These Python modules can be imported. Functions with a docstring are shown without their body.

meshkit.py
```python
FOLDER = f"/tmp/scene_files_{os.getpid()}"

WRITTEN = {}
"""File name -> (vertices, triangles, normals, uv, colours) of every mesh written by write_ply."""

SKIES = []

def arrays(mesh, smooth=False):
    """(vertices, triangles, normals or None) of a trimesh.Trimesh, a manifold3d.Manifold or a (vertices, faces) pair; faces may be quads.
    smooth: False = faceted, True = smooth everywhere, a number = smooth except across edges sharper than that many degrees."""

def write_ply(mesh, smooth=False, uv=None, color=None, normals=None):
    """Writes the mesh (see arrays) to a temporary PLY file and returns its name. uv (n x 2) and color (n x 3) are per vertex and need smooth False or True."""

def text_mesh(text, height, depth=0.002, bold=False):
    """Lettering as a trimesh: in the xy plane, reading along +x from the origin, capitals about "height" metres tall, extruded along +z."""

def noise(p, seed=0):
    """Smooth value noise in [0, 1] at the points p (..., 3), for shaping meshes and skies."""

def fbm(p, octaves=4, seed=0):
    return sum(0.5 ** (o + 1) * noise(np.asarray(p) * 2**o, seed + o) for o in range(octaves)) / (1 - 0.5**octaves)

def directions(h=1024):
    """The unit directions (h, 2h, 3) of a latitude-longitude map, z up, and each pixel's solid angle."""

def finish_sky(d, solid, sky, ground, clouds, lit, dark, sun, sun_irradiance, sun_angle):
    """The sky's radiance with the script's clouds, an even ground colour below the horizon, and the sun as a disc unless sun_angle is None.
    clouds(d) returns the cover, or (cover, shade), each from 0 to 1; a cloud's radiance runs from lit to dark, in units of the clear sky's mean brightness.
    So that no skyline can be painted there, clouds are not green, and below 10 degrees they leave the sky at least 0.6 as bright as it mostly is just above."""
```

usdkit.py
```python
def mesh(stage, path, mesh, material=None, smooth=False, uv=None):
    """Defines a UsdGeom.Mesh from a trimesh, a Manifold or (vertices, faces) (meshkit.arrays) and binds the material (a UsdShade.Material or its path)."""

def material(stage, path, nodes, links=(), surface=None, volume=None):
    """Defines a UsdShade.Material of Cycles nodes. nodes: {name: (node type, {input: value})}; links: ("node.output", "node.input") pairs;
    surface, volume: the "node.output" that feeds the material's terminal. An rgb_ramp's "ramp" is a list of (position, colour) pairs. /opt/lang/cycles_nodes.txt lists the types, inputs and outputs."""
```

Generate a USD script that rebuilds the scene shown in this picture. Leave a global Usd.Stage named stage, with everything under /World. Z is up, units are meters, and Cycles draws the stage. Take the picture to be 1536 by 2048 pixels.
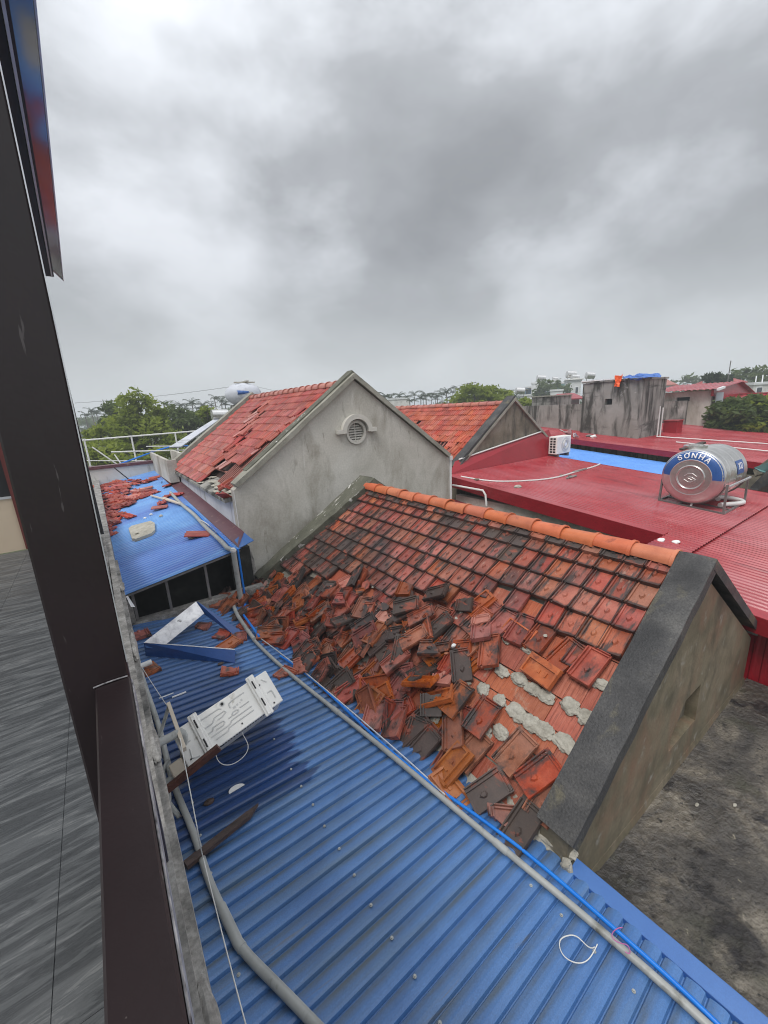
import math, random
import numpy as np
import trimesh
import manifold3d as m3
from shapely.geometry import Polygon, Point, box as sbox
from pxr import Usd, UsdGeom, UsdLux, UsdShade, Gf, Sdf, Vt
import usdkit, meshkit

stage = Usd.Stage.CreateInMemory()
UsdGeom.SetStageUpAxis(stage, "Z"); UsdGeom.SetStageMetersPerUnit(stage, 1.0)
world = UsdGeom.Xform.Define(stage, "/World"); stage.SetDefaultPrim(world.GetPrim())
UsdGeom.Scope.Define(stage, "/World/Looks")

# ------------------------------------------------------------------ camera, sky, sun
H = 5.4                                    # camera height above the ground; all other z below are relative to the camera
F, YAW, PITCH, ROLL = 813.68, math.radians(34.686), math.radians(14.546), math.radians(-3.141)
IW, IH = 1536.0, 2048.0
cF = np.array([math.sin(YAW) * math.cos(PITCH), math.cos(YAW) * math.cos(PITCH), -math.sin(PITCH)])
_r0 = np.array([math.cos(YAW), -math.sin(YAW), 0.0]); _u0 = np.cross(_r0, cF)
cR = _r0 * math.cos(ROLL) + _u0 * math.sin(ROLL); cU = -_r0 * math.sin(ROLL) + _u0 * math.cos(ROLL)
cam = UsdGeom.Camera.Define(stage, "/World/camera")
cam.AddTransformOp().Set(Gf.Matrix4d(*cR, 0, *cU, 0, *(-cF), 0, 0, 0, H, 1))
cam.CreateHorizontalApertureAttr(36.0); cam.CreateVerticalApertureAttr(48.0)
cam.CreateFocalLengthAttr(36.0 * F / IW); cam.CreateClippingRangeAttr(Gf.Vec2f(0.05, 20000))
cam.CreateExposureAttr(0.5)

SUN_EL, SUN_AZ = math.radians(58), math.radians(250)
sd = np.array([math.cos(SUN_EL) * math.sin(SUN_AZ), math.cos(SUN_EL) * math.cos(SUN_AZ), math.sin(SUN_EL)])
SKY_STRENGTH, CLOUD = 0.1, 7.2
sky_nodes = {
    "sky": ("sky_texture", {"sky_type": "single_scattering", "sun_disc": False, "sun_elevation": SUN_EL, "sun_rotation": SUN_AZ, "aerosol_density": 3.0}),
    "tc": ("texture_coordinate", {}), "xyz": ("separate_xyz", {}),
    "big": ("noise_texture", {"scale": 1.35, "detail": 2.0, "roughness": 0.45, "distortion": 0.2}),
    "mid": ("noise_texture", {"scale": 3.6, "detail": 7.0, "roughness": 0.52, "distortion": 0.1}),
    "mv": ("mapping", {"mapping_type": "point", "location": (14.857, -16.777, -2.033), "scale": (1.0, 1.0, 1.7)}),
    "b2": ("math", {"math_type": "multiply", "value2": 0.67}), "m2": ("math", {"math_type": "multiply_add", "value2": 0.33}),
    "ramp": ("rgb_ramp", {"ramp": [(0.0, (.25, .262, .28)), (.36, (.28, .292, .31)), (.45, (.38, .396, .42)), (.51, (.57, .594, .63)), (.57, (.74, .768, .815)), (.66, (.84, .868, .915)), (1.0, (.92, .95, 1.0))]}),
    "el": ("map_range", {"from_min": 0.0, "from_max": 0.30, "to_min": 0.0, "to_max": 1.0, "clamp": True}),
    "hz": ("mix", {"mix_type": "mix", "color1": (.66, .695, .715)}),
    "zen": ("map_range", {"from_min": 0.25, "from_max": 0.95, "to_min": 1.0, "to_max": 1.9, "clamp": True}),
    "zs": ("mix", {"mix_type": "multiply", "fac": 1.0}),
    "amp": ("mix", {"mix_type": "multiply", "fac": 1.0, "color2": (CLOUD, CLOUD, CLOUD)}),
    "over": ("mix", {"mix_type": "mix", "fac": 0.96}),
    "bg": ("background_shader", {"strength": SKY_STRENGTH}),
}
sky_links = [("tc.generated", "xyz.vector"), ("tc.generated", "mv.vector"),
             ("mv.vector", "big.vector"), ("mv.vector", "mid.vector"), ("big.fac", "b2.value1"), ("mid.fac", "m2.value1"), ("b2.value", "m2.value3"),
             ("m2.value", "ramp.fac"), ("xyz.z", "el.value"), ("el.result", "hz.fac"), ("ramp.color", "hz.color2"),
             ("xyz.z", "zen.value"), ("hz.color", "zs.color1"), ("zen.result", "zs.color2"), ("zs.color", "amp.color1"),
             ("sky.color", "over.color1"), ("amp.color", "over.color2"), ("over.color", "bg.color")]
sky_mat = usdkit.material(stage, "/World/Looks/overcast_sky", sky_nodes, sky_links, surface="bg.background")
dome = UsdLux.DomeLight.Define(stage, "/World/sky"); dome.CreateIntensityAttr(1.0)
UsdShade.MaterialBindingAPI.Apply(dome.GetPrim()).Bind(sky_mat)
dome.GetPrim().SetCustomDataByKey("kind", "structure")
sun = UsdLux.DistantLight.Define(stage, "/World/sun")
sun.CreateIntensityAttr(0.4); sun.CreateAngleAttr(24.0); sun.CreateColorAttr(Gf.Vec3f(1.0, .97, .93))
sun.GetPrim().GetAttribute("inputs:normalize").Set(True) if sun.GetPrim().GetAttribute("inputs:normalize") else None
sun.CreateNormalizeAttr(True)
_z = sd; _x = np.cross([0, 0, 1.0], _z); _x /= np.linalg.norm(_x); _y = np.cross(_z, _x)
sun.AddTransformOp().Set(Gf.Matrix4d(*_x, 0, *_y, 0, *_z, 0, 0, 0, 20, 1))

# ------------------------------------------------------------------ helpers
def ray(q):
    return cF + cR * (q[0] - IW / 2) / F + cU * (IH / 2 - q[1]) / F
def on(q, n, o):                           # the point of the line of sight on the plane n.P = o
    d = ray(q); n = np.asarray(n, float); return d * o / (n @ d)
def atX(q, v): return on(q, [1, 0, 0], v)
def atY(q, v): return on(q, [0, 1, 0], v)
def atZ(q, v): return on(q, [0, 0, 1], v)
def atD(q, v): return ray(q) * v
V = lambda *a: np.array(a, float)
def unit(v): v = np.asarray(v, float); return v / np.linalg.norm(v)

_taken = {}
def fresh(parent, name):
    d = _taken.setdefault(str(parent), {})
    if name not in d:
        d[name] = 0; return f"{parent}/{name}"
    d[name] += 1; return f"{parent}/{name}_{d[name]:03d}"
def tag(prim, label=None, cat=None, group=None, kind=None):
    for k, v in (("label", label), ("category", cat), ("group", group), ("kind", kind)):
        if v: prim.SetCustomDataByKey(k, v)
    return prim
class T:                                   # a thing: an Xform at its base with its parts below it
    def __init__(s, name, label, cat, base=(0, 0, -H), group=None):
        s.base = np.asarray(base, float); s.path = fresh("/World", name)
        x = UsdGeom.Xform.Define(stage, s.path); x.AddTranslateOp().Set(Gf.Vec3d(*(s.base + [0, 0, H])))
        tag(x.GetPrim(), label, cat, group); s.prim = x.GetPrim()
class Pt:                                  # a part that may carry sub-parts
    def __init__(s, path, base): s.path, s.base = path, base
def arr(m):
    return meshkit.arrays(m)[:2]
def obj(name, mesh, mat, parent=None, smooth=False, label=None, cat=None, group=None, kind=None, base=None):
    v, f = arr(mesh)
    if parent is None:
        path = fresh("/World", name); b = np.array(base if base is not None else [*(v[:, :2].min(0) + v[:, :2].max(0)) / 2, v[:, 2].min()], float)
        m = usdkit.mesh(stage, path, trimesh.Trimesh(v - b, f, process=False), mat, smooth)
        m.AddTranslateOp().Set(Gf.Vec3d(*(b + [0, 0, H])))
    else:
        path, b = fresh(parent.path, name), parent.base
        m = usdkit.mesh(stage, path, trimesh.Trimesh(v - b, f, process=False), mat, smooth)
    if isinstance(mesh, trimesh.Trimesh) and "rib" in mesh.metadata and not smooth: UsdGeom.PrimvarsAPI(m).CreatePrimvar("rib", Sdf.ValueTypeNames.FloatArray, "vertex").Set(Vt.FloatArray.FromNumpy(np.asarray(mesh.metadata["rib"], np.float32)))
    tag(m.GetPrim(), label, cat, group, kind)
    return Pt(path, b)
def frame_obj(name, mesh, M, mat, parent=None, smooth=False, **kw):   # a mesh in its own coordinates, placed by the 4x4 M
    v, f = arr(mesh)
    path = fresh(parent.path if parent else "/World", name)
    m = usdkit.mesh(stage, path, trimesh.Trimesh(v, f, process=False), mat, smooth)
    M = np.array(M); M = M.copy(); M[:3, 3] += [0, 0, H]
    if parent: M[:3, 3] -= parent.base + [0, 0, H]
    m.AddTransformOp().Set(Gf.Matrix4d(*M.T.ravel()))
    tag(m.GetPrim(), **kw); return path
def copy_of(src, name, loc, rz, label, cat, group, scale=1.0):
    path = fresh("/World", name); x = UsdGeom.Xform.Define(stage, path)
    x.AddTranslateOp().Set(Gf.Vec3d(*(np.asarray(loc, float) + [0, 0, H]))); x.AddRotateZOp().Set(rz); x.AddScaleOp().Set(Gf.Vec3f(scale, scale, scale))
    x.GetPrim().GetReferences().AddInternalReference(src); x.GetPrim().SetInstanceable(True)
    return tag(x.GetPrim(), label, cat, group)

def cat(*ms):
    vs, fs, n = [], [], 0
    for m in ms:
        v, f = arr(m); vs.append(v); fs.append(f + n); n += len(v)
    return trimesh.Trimesh(np.vstack(vs), np.vstack(fs), process=False)
def bx(x0, y0, z0, x1, y1, z1):
    return trimesh.creation.box(bounds=[[min(x0, x1), min(y0, y1), min(z0, z1)], [max(x0, x1), max(y0, y1), max(z0, z1)]])
def rbox(sx, sy, sz, r=.01, c=(0, 0, 0)):  # chamfered box
    h = V(sx, sy, sz) / 2; p = []
    for s in np.ndindex(2, 2, 2):
        sg = np.array(s) * 2 - 1
        for k in range(3):
            q = h.copy() - r; q[k] = h[k]; p.append(sg * q)
    return trimesh.convex.convex_hull(np.array(p) + c)
def basis(u, v=None):
    u = unit(u); v = V(0, 0, 1) if v is None else unit(v)
    if abs(u @ v) > .99: v = V(0, 1, 0)
    a = unit(np.cross(v, u)); return a, np.cross(u, a), u
def bar(p, q, w, h, up=None):              # box section from p to q: w wide, h high
    p, q = np.asarray(p, float), np.asarray(q, float); a, b, u = basis(q - p, up)
    pts = [p + e * (q - p) + i * a * w / 2 + j * b * h / 2 for e in (0, 1) for i, j in ((-1, -1), (1, -1), (1, 1), (-1, 1))]
    f = [[0, 3, 2], [0, 2, 1], [4, 5, 6], [4, 6, 7]] + [t for k in range(4) for t in ([k, (k + 1) % 4, 4 + (k + 1) % 4], [k, 4 + (k + 1) % 4, 4 + k])]
    return trimesh.Trimesh(pts, f, process=False)
def tube(path, r, n=10, caps=True):
    path = np.asarray(path, float); m = len(path); rr = np.full(m, r) if np.ndim(r) == 0 else np.asarray(r)
    tan = np.gradient(path, axis=0); a = None; vs = []
    for i in range(m):
        t = unit(tan[i])
        if a is None: a = unit(np.cross(t, V(0, 0, 1) if abs(t[2]) < .9 else V(1, 0, 0)))
        a = unit(a - t * (a @ t)); b = np.cross(t, a)
        ang = np.arange(n) / n * 2 * np.pi
        vs.append(path[i] + rr[i] * (np.cos(ang)[:, None] * a + np.sin(ang)[:, None] * b))
    f = []
    for i in range(m - 1):
        for k in range(n):
            j = (k + 1) % n; p0, p1, p2, p3 = i * n + k, i * n + j, (i + 1) * n + j, (i + 1) * n + k
            f += [[p0, p1, p2], [p0, p2, p3]]
    v = np.vstack(vs)
    if caps:
        c0, c1 = len(v), len(v) + 1; v = np.vstack([v, path[:1], path[-1:]])
        for k in range(n):
            j = (k + 1) % n; f += [[c0, j, k], [c1, (m - 1) * n + k, (m - 1) * n + j]]
    return trimesh.Trimesh(v, f, process=False)
def curve(pts, n=24):                      # smooth curve through points
    from scipy.interpolate import CubicSpline, PchipInterpolator
    pts = np.asarray(pts, float); s = np.r_[0, np.cumsum(np.linalg.norm(np.diff(pts, axis=0), axis=1))]
    return (CubicSpline(s, pts) if len(pts) > 2 else PchipInterpolator(s, pts))(np.linspace(0, s[-1], n))
def slab(top, thick):                      # convex polygon (counter-clockwise seen from outside) + thickness vector
    top = np.asarray(top, float); n = len(top); v = np.vstack([top, top + thick])
    f = [[0, i, i + 1] for i in range(1, n - 1)] + [[n, n + i + 1, n + i] for i in range(1, n - 1)]
    for i in range(n):
        j = (i + 1) % n; f += [[i, n + i, n + j], [i, n + j, j]]
    m = trimesh.Trimesh(v, f, process=False)
    if m.volume < 0: m.invert()
    return m
def wallXZ(poly, y0, y1):                  # a polygon in the XZ plane, extruded along Y
    m = trimesh.creation.extrude_polygon(poly, abs(y1 - y0), engine="earcut"); v = m.vertices
    w = np.c_[v[:, 0], min(y0, y1) + v[:, 2], v[:, 1]]
    return trimesh.Trimesh(w, m.faces[:, ::-1], process=False)
def wallYZ(poly, x0, x1):
    m = trimesh.creation.extrude_polygon(poly, abs(x1 - x0), engine="earcut"); v = m.vertices
    return trimesh.Trimesh(np.c_[min(x0, x1) + v[:, 2], v[:, 0], v[:, 1]], m.faces, process=False)
def mani(m):
    v, f = arr(m); return m3.Manifold(m3.Mesh(np.asarray(v, np.float32), np.asarray(f, np.uint32)))
def tri(m):
    k = m.to_mesh(); return trimesh.Trimesh(k.vert_properties[:, :3], k.tri_verts, process=False)
def lump(c, r, seed, sub=2, amp=.35, M=np.eye(3)):
    m = trimesh.creation.icosphere(subdivisions=sub, radius=1.0); v = m.vertices
    d = 1 + amp * (meshkit.fbm(v * 1.7 + seed * 7.31, 3, seed) - .5) * 2 + (.35 * amp * (meshkit.fbm(v * 6.5 + seed * 3.1, 2, seed + 9) - .5) * 2 if sub > 2 and amp > .3 else 0)
    return trimesh.Trimesh((v * d[:, None] * np.asarray(r)) @ np.asarray(M).T + c, m.faces, process=False)
def corrugated(P00, P10, P01, P11, pitch=.1, h=.02, prof=((0, 0), (.16, 0), (.34, 1), (.80, 1), (1.0, 0)), nu=3, thick=.004, sag=None):
    """ribs run from P0* to P1*; the section runs from P*0 to P*1"""
    P00, P10, P01, P11 = map(lambda a: np.asarray(a, float), (P00, P10, P01, P11))
    L = np.linalg.norm(P01 - P00); k = max(1, round(L / pitch)); ts, hs = [], []
    for i in range(k):
        for t, z in prof[:-1]: ts.append((i + t) / k); hs.append(z * h)
    ts.append(1.0); hs.append(prof[-1][1] * h); ts, hs = np.array(ts), np.array(hs)
    nrm = unit(np.cross(P10 - P00, P01 - P00)); nrm = nrm if nrm[2] > 0 else -nrm
    rows = []
    for u in np.linspace(0, 1, nu):
        a, b = P00 + u * (P10 - P00), P01 + u * (P11 - P01)
        r = a + ts[:, None] * (b - a) + hs[:, None] * nrm
        if sag is not None: r = r + nrm * sag(u, ts)[:, None]
        rows.append(r)
    n = len(ts); top = np.vstack(rows); v = np.vstack([top, top - nrm * thick]); f = []; o = len(top)
    for i in range(nu - 1):
        for j in range(n - 1):
            a, b, c, d = i * n + j, (i + 1) * n + j, (i + 1) * n + j + 1, i * n + j + 1
            f += [[a, b, c], [a, c, d], [o + a, o + c, o + b], [o + a, o + d, o + c]]
    for j in range(n - 1):
        f += [[j, j + 1, o + j + 1], [j, o + j + 1, o + j]]; a = (nu - 1) * n + j; f += [[a + 1, a, o + a], [a + 1, o + a, o + a + 1]]
    m = trimesh.Trimesh(v, f, process=False); m.metadata["rib"] = np.tile(np.tile([p_[0] for p_ in prof[:-1]], k).tolist() + [0.0], 2 * nu)
    c = np.cross(v[f[0][1]] - v[f[0][0]], v[f[0][2]] - v[f[0][0]])
    if c[2] < 0: m.invert()
    return m

# ------------------------------------------------------------------ materials
LOOK = "/World/Looks/"
def surf(name, stops, scale=3.0, detail=6, rough=.7, bump=.25, bscale=None, bdist=.01, coord="pos", stretch=(1, 1, 1), rot=(0, 0, 0), spec=.5, metal=0.0,
         dirt=None, patch=None, ribd=None, gap_shade=None, rnd=None, coat=0.0, rough2=None, distort=.3, bstretch=None, fine=None, up=None):
    """principled surface whose colour runs over noise. dirt: (colour, scale, threshold, softness, stretch); rnd: (hue, saturation, value) spread by object; fine: (amount, scale); up: (colour, from, to) by the normal's z"""
    n = {"p": ("principled_bsdf", {"roughness": rough, "specular_ior_level": spec, "metallic": metal, "coat_weight": coat, "coat_roughness": .08}),
         "geo": ("geometry", {}), "tc": ("texture_coordinate", {}),
         "map": ("mapping", {"mapping_type": "point", "scale": stretch, "rotation": rot}),
         "noi": ("noise_texture", {"scale": scale, "detail": float(detail), "roughness": .6, "distortion": distort}),
         "ramp": ("rgb_ramp", {"ramp": stops})}
    src = "geo.position" if coord == "pos" else "tc.object"
    l = [(src, "map.vector"), ("map.vector", "noi.vector"), ("noi.fac", "ramp.fac")]
    out = "ramp.color"
    if rnd:
        n["oi"] = ("object_info", {}); l.append(("oi.random", "rv.value"))
        n["rv"] = ("map_range", {"to_min": 1 - rnd[2], "to_max": 1 + rnd[2]}); n["wn"] = ("math", {"math_type": "multiply", "value2": 7.77}); n["fr"] = ("math", {"math_type": "fraction"})
        n["rh"] = ("map_range", {"to_min": .5 - rnd[0], "to_max": .5 + rnd[0]}); n["rs"] = ("map_range", {"to_min": 1 - rnd[1], "to_max": 1 + rnd[1]})
        n["wn2"] = ("math", {"math_type": "multiply", "value2": 53.3}); n["fr2"] = ("math", {"math_type": "fraction"})
        n["hsv"] = ("hsv", {"fac": 1.0})
        l += [("oi.random", "wn.value1"), ("wn.value", "fr.value1"), ("fr.value", "rh.value"), ("oi.random", "wn2.value1"), ("wn2.value", "fr2.value1"), ("fr2.value", "rs.value"),
              (out, "hsv.color"), ("rh.result", "hsv.hue"), ("rs.result", "hsv.saturation"), ("rv.result", "hsv.value")]
        out = "hsv.color"
        if coord != "pos":                  # shift the pattern from piece to piece
            n["off"] = ("math", {"math_type": "multiply", "value2": 40.0}); n["cx"] = ("combine_xyz", {}); n["map2"] = ("mapping", {"mapping_type": "point"})
            l = [x for x in l if x != ("map.vector", "noi.vector")] + [("oi.random", "off.value1"), ("off.value", "cx.x"), ("off.value", "cx.y"), ("map.vector", "map2.vector"), ("cx.vector", "map2.location"), ("map2.vector", "noi.vector")]
    vec = "map2.vector" if "map2" in n else "map.vector"
    if dirt:
        for i, (c, s, th, so, st) in enumerate(dirt if isinstance(dirt, list) else [dirt]):
            n[f"dm{i}"] = ("mapping", {"mapping_type": "point", "scale": st, "location": (3.1 * i + 1.3, .7, .2)}); n[f"dn{i}"] = ("noise_texture", {"scale": s, "detail": 5.0, "roughness": .62, "distortion": .4})
            n[f"dr{i}"] = ("map_range", {"from_min": th - so, "from_max": th + so, "clamp": True}); n[f"dx{i}"] = ("mix", {"mix_type": "mix", "color2": c})
            l += [("geo.position" if coord == "pos" else vec, f"dm{i}.vector"), (f"dm{i}.vector", f"dn{i}.vector"), (f"dn{i}.fac", f"dr{i}.value"), (f"dr{i}.result", f"dx{i}.fac"), (out, f"dx{i}.color1")]
            out = f"dx{i}.color"
    if gap_shade:                                # painted gap shade with black algae, tile's lower edge and side joint (object coordinates)
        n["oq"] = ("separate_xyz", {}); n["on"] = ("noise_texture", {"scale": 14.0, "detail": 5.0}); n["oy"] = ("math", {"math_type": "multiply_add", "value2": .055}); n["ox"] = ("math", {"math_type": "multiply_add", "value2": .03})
        n["om"] = ("map_range", {"from_min": .163, "from_max": .186, "clamp": True}); n["os"] = ("map_range", {"from_min": .083, "from_max": .102, "clamp": True}); n["omax"] = ("math", {"math_type": "maximum"}); n["omf"] = ("math", {"math_type": "multiply", "value2": .88}); n["oc"] = ("mix", {"color2": gap_shade})
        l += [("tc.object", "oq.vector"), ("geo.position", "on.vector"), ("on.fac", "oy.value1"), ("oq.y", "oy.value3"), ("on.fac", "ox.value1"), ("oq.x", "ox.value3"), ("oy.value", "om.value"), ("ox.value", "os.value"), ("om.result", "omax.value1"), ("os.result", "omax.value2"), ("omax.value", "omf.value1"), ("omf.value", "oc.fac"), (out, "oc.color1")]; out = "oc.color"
    if ribd:                                # dirt lying along one flank of every rib
        n["ra"] = ("attribute", {"attribute": "rib"}); n["rb"] = ("map_range", {"from_min": ribd[1], "from_max": ribd[2], "clamp": True}); n["rdn"] = ("noise_texture", {"scale": 2.6, "detail": 6.0, "roughness": .65}); n["rdm"] = ("map_range", {"from_min": .40, "from_max": .62, "to_min": .15, "clamp": True})
        n["rdd"] = ("mapping", {"mapping_type": "point", "scale": (.6, 3.0, 1)}); n["rdx"] = ("math", {"math_type": "multiply"}); n["rdc"] = ("mix", {"color2": ribd[0]}); n["rdf"] = ("math", {"math_type": "multiply", "value2": ribd[3]})
        l += [("ra.fac", "rb.value"), ("geo.position", "rdd.vector"), ("rdd.vector", "rdn.vector"), ("rdn.fac", "rdm.value"), ("rb.result", "rdx.value1"), ("rdm.result", "rdx.value2"), ("rdx.value", "rdf.value1"), ("rdf.value", "rdc.fac"), (out, "rdc.color1")]; out = "rdc.color"
    if patch:                               # a clean wet area with its own outline: (x limit, y from, y fade 0, y fade 1, tint)
        n["q"] = ("separate_xyz", {}); n["qn"] = ("noise_texture", {"scale": 5.0, "detail": 3.0}); n["qm"] = ("mapping", {"mapping_type": "point", "scale": (.15, 2.6, 1)})
        n["qx"] = ("math", {"math_type": "multiply_add", "value2": .5}); n["qa"] = ("map_range", {"from_min": patch[0] + .27, "from_max": patch[0] + .23, "clamp": True})
        n["qy"] = ("map_range", {"from_min": patch[1] - .04, "from_max": patch[1] + .05, "clamp": True}); n["qz"] = ("map_range", {"from_min": patch[2], "from_max": patch[3], "to_min": 1.0, "to_max": .25, "clamp": True})
        n["q1"] = ("math", {"math_type": "multiply"}); n["q2"] = ("math", {"math_type": "multiply"}); n["qc"] = ("mix", {"mix_type": "multiply", "color2": patch[4]})
        l += [("geo.position", "q.vector"), ("geo.position", "qm.vector"), ("qm.vector", "qn.vector"), ("qn.fac", "qx.value1"), ("q.x", "qx.value3"), ("qx.value", "qa.value"), ("q.y", "qy.value"), ("q.y", "qz.value"),
              ("qa.result", "q1.value1"), ("qy.result", "q1.value2"), ("q1.value", "q2.value1"), ("qz.result", "q2.value2"), ("q2.value", "qc.fac"), (out, "qc.color1")]; out = "qc.color"
    if up:
        n["ns"] = ("separate_xyz", {}); n["nr"] = ("map_range", {"from_min": up[1], "from_max": up[2], "clamp": True}); n["nx"] = ("mix", {"mix_type": "mix", "color2": up[0]})
        l += [("geo.normal", "ns.vector"), ("ns.z", "nr.value"), ("nr.result", "nx.fac"), (out, "nx.color1")]; out = "nx.color"
    if fine:
        n["fn"] = ("noise_texture", {"scale": fine[1], "detail": 3.0}); n["fm"] = ("map_range", {"from_min": .25, "from_max": .75, "to_min": 1 - fine[0], "to_max": 1 + fine[0]}); n["fx"] = ("mix", {"mix_type": "multiply", "fac": 1.0})
        l += [("geo.position" if coord == "pos" else vec, "fn.vector"), ("fn.fac", "fm.value"), (out, "fx.color1"), ("fm.result", "fx.color2")]; out = "fx.color"
    l.append((out, "p.base_color"))
    if rough2 is not None:
        n["rr"] = ("map_range", {"from_min": .35, "from_max": .65, "to_min": rough, "to_max": rough2, "clamp": True}); n["rn"] = ("noise_texture", {"scale": scale * .8, "detail": 4.0})
        l += [(vec, "rn.vector"), ("rn.fac", "rr.value"), ("rr.result", "p.roughness")]
    if bump:
        n["bn"] = ("noise_texture", {"scale": bscale or scale * 6, "detail": 5.0, "roughness": .6}); n["bu"] = ("bump", {"strength": bump, "distance": bdist})
        if bstretch is not None:
            n["bm"] = ("mapping", {"mapping_type": "point", "scale": bstretch}); l += [(src, "bm.vector"), ("bm.vector", "bn.vector")]
        else: l.append((vec, "bn.vector"))
        l += [("bn.fac", "bu.height"), ("bu.normal", "p.normal")]
    return usdkit.material(stage, LOOK + name, n, l, surface="p.BSDF")

S2 = lambda a, b: [(0.3, a), (0.7, b)]
m_brown = surf("brown_enamel", S2((.0105, .0060, .0066), (.015, .0088, .0096)), 4, rough=.36, bump=.05, bscale=60, spec=.5, dirt=[((.10, .085, .08), 26, .74, .02, (1, 1, 1)), ((.07, .06, .06), 7, .70, .02, (6, .7, .7))])
m_black = surf("black_paint", S2((.006, .006, .007), (.012, .011, .012)), 4, rough=.5, bump=0)
m_worn = surf("worn_edge_paint", S2((.02, .016, .02), (.40, .39, .40)), 22, rough=.4, bump=.1, stretch=(3, 1, 3))
m_alu = surf("aluminium", S2((.55, .56, .58), (.7, .71, .72)), 8, rough=.35, bump=0, metal=.7)
m_mirror = surf("polished_soffit", S2((.20, .20, .22), (.25, .25, .27)), 3, rough=.09, bump=.03, bscale=4, metal=.85)
m_slate = surf("slate_floor_tile", [(.28, (.030, .032, .034)), (.40, (.060, .064, .067)), (.45, (.045, .048, .051)), (.5, (.080, .085, .088)), (.57, (.098, .103, .106)), (.60, (.155, .16, .16)), (.63, (.082, .087, .09)), (.75, (.115, .12, .123))], 3.2, 13, rough=.30, bump=.5, bscale=16, bdist=.004,
               stretch=(.8, 7.0, 1), rot=(0, 0, .34), distort=.7, rough2=.5, bstretch=(.6, 6, 1), dirt=((.06, .062, .066), 14, .66, .1, (.4, 4, 1)))
m_cream = surf("cream_plaster", S2((.50, .40, .29), (.56, .46, .34)), 2, rough=.8, bump=.08)
m_maroon = surf("maroon_paint", S2((.09, .015, .012), (.13, .025, .02)), 3, rough=.5, bump=.1)
m_ledge = surf("weathered_render", [(.25, (.055, .055, .052)), (.5, (.22, .21, .195)), (.75, (.40, .39, .37))], 7, 8, rough=.8, bump=.5, bscale=30, fine=(.3, 60))
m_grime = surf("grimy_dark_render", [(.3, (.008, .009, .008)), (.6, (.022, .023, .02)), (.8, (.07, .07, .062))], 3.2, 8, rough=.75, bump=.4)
m_void = surf("dark_inside", S2((.01, .01, .01), (.02, .02, .019)), 3, rough=.9, bump=0)
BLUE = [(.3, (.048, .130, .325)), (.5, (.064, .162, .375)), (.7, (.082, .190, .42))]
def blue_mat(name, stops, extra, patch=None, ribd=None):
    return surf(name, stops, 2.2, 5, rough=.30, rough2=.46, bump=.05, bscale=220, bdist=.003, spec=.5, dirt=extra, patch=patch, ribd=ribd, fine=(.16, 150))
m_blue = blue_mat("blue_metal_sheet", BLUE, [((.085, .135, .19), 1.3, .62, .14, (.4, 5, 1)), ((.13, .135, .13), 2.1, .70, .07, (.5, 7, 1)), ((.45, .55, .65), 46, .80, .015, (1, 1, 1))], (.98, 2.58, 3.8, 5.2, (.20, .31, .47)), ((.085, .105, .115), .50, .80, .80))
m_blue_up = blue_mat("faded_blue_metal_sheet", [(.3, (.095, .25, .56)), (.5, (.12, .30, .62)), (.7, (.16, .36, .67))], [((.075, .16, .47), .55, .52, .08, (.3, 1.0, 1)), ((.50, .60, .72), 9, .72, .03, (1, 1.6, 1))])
m_blue_far = blue_mat("sky_blue_metal_sheet", [(.3, (.10, .28, .70)), (.7, (.13, .33, .76))], [((.3, .5, .8), 5, .75, .05, (1, 3, 1))])
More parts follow.
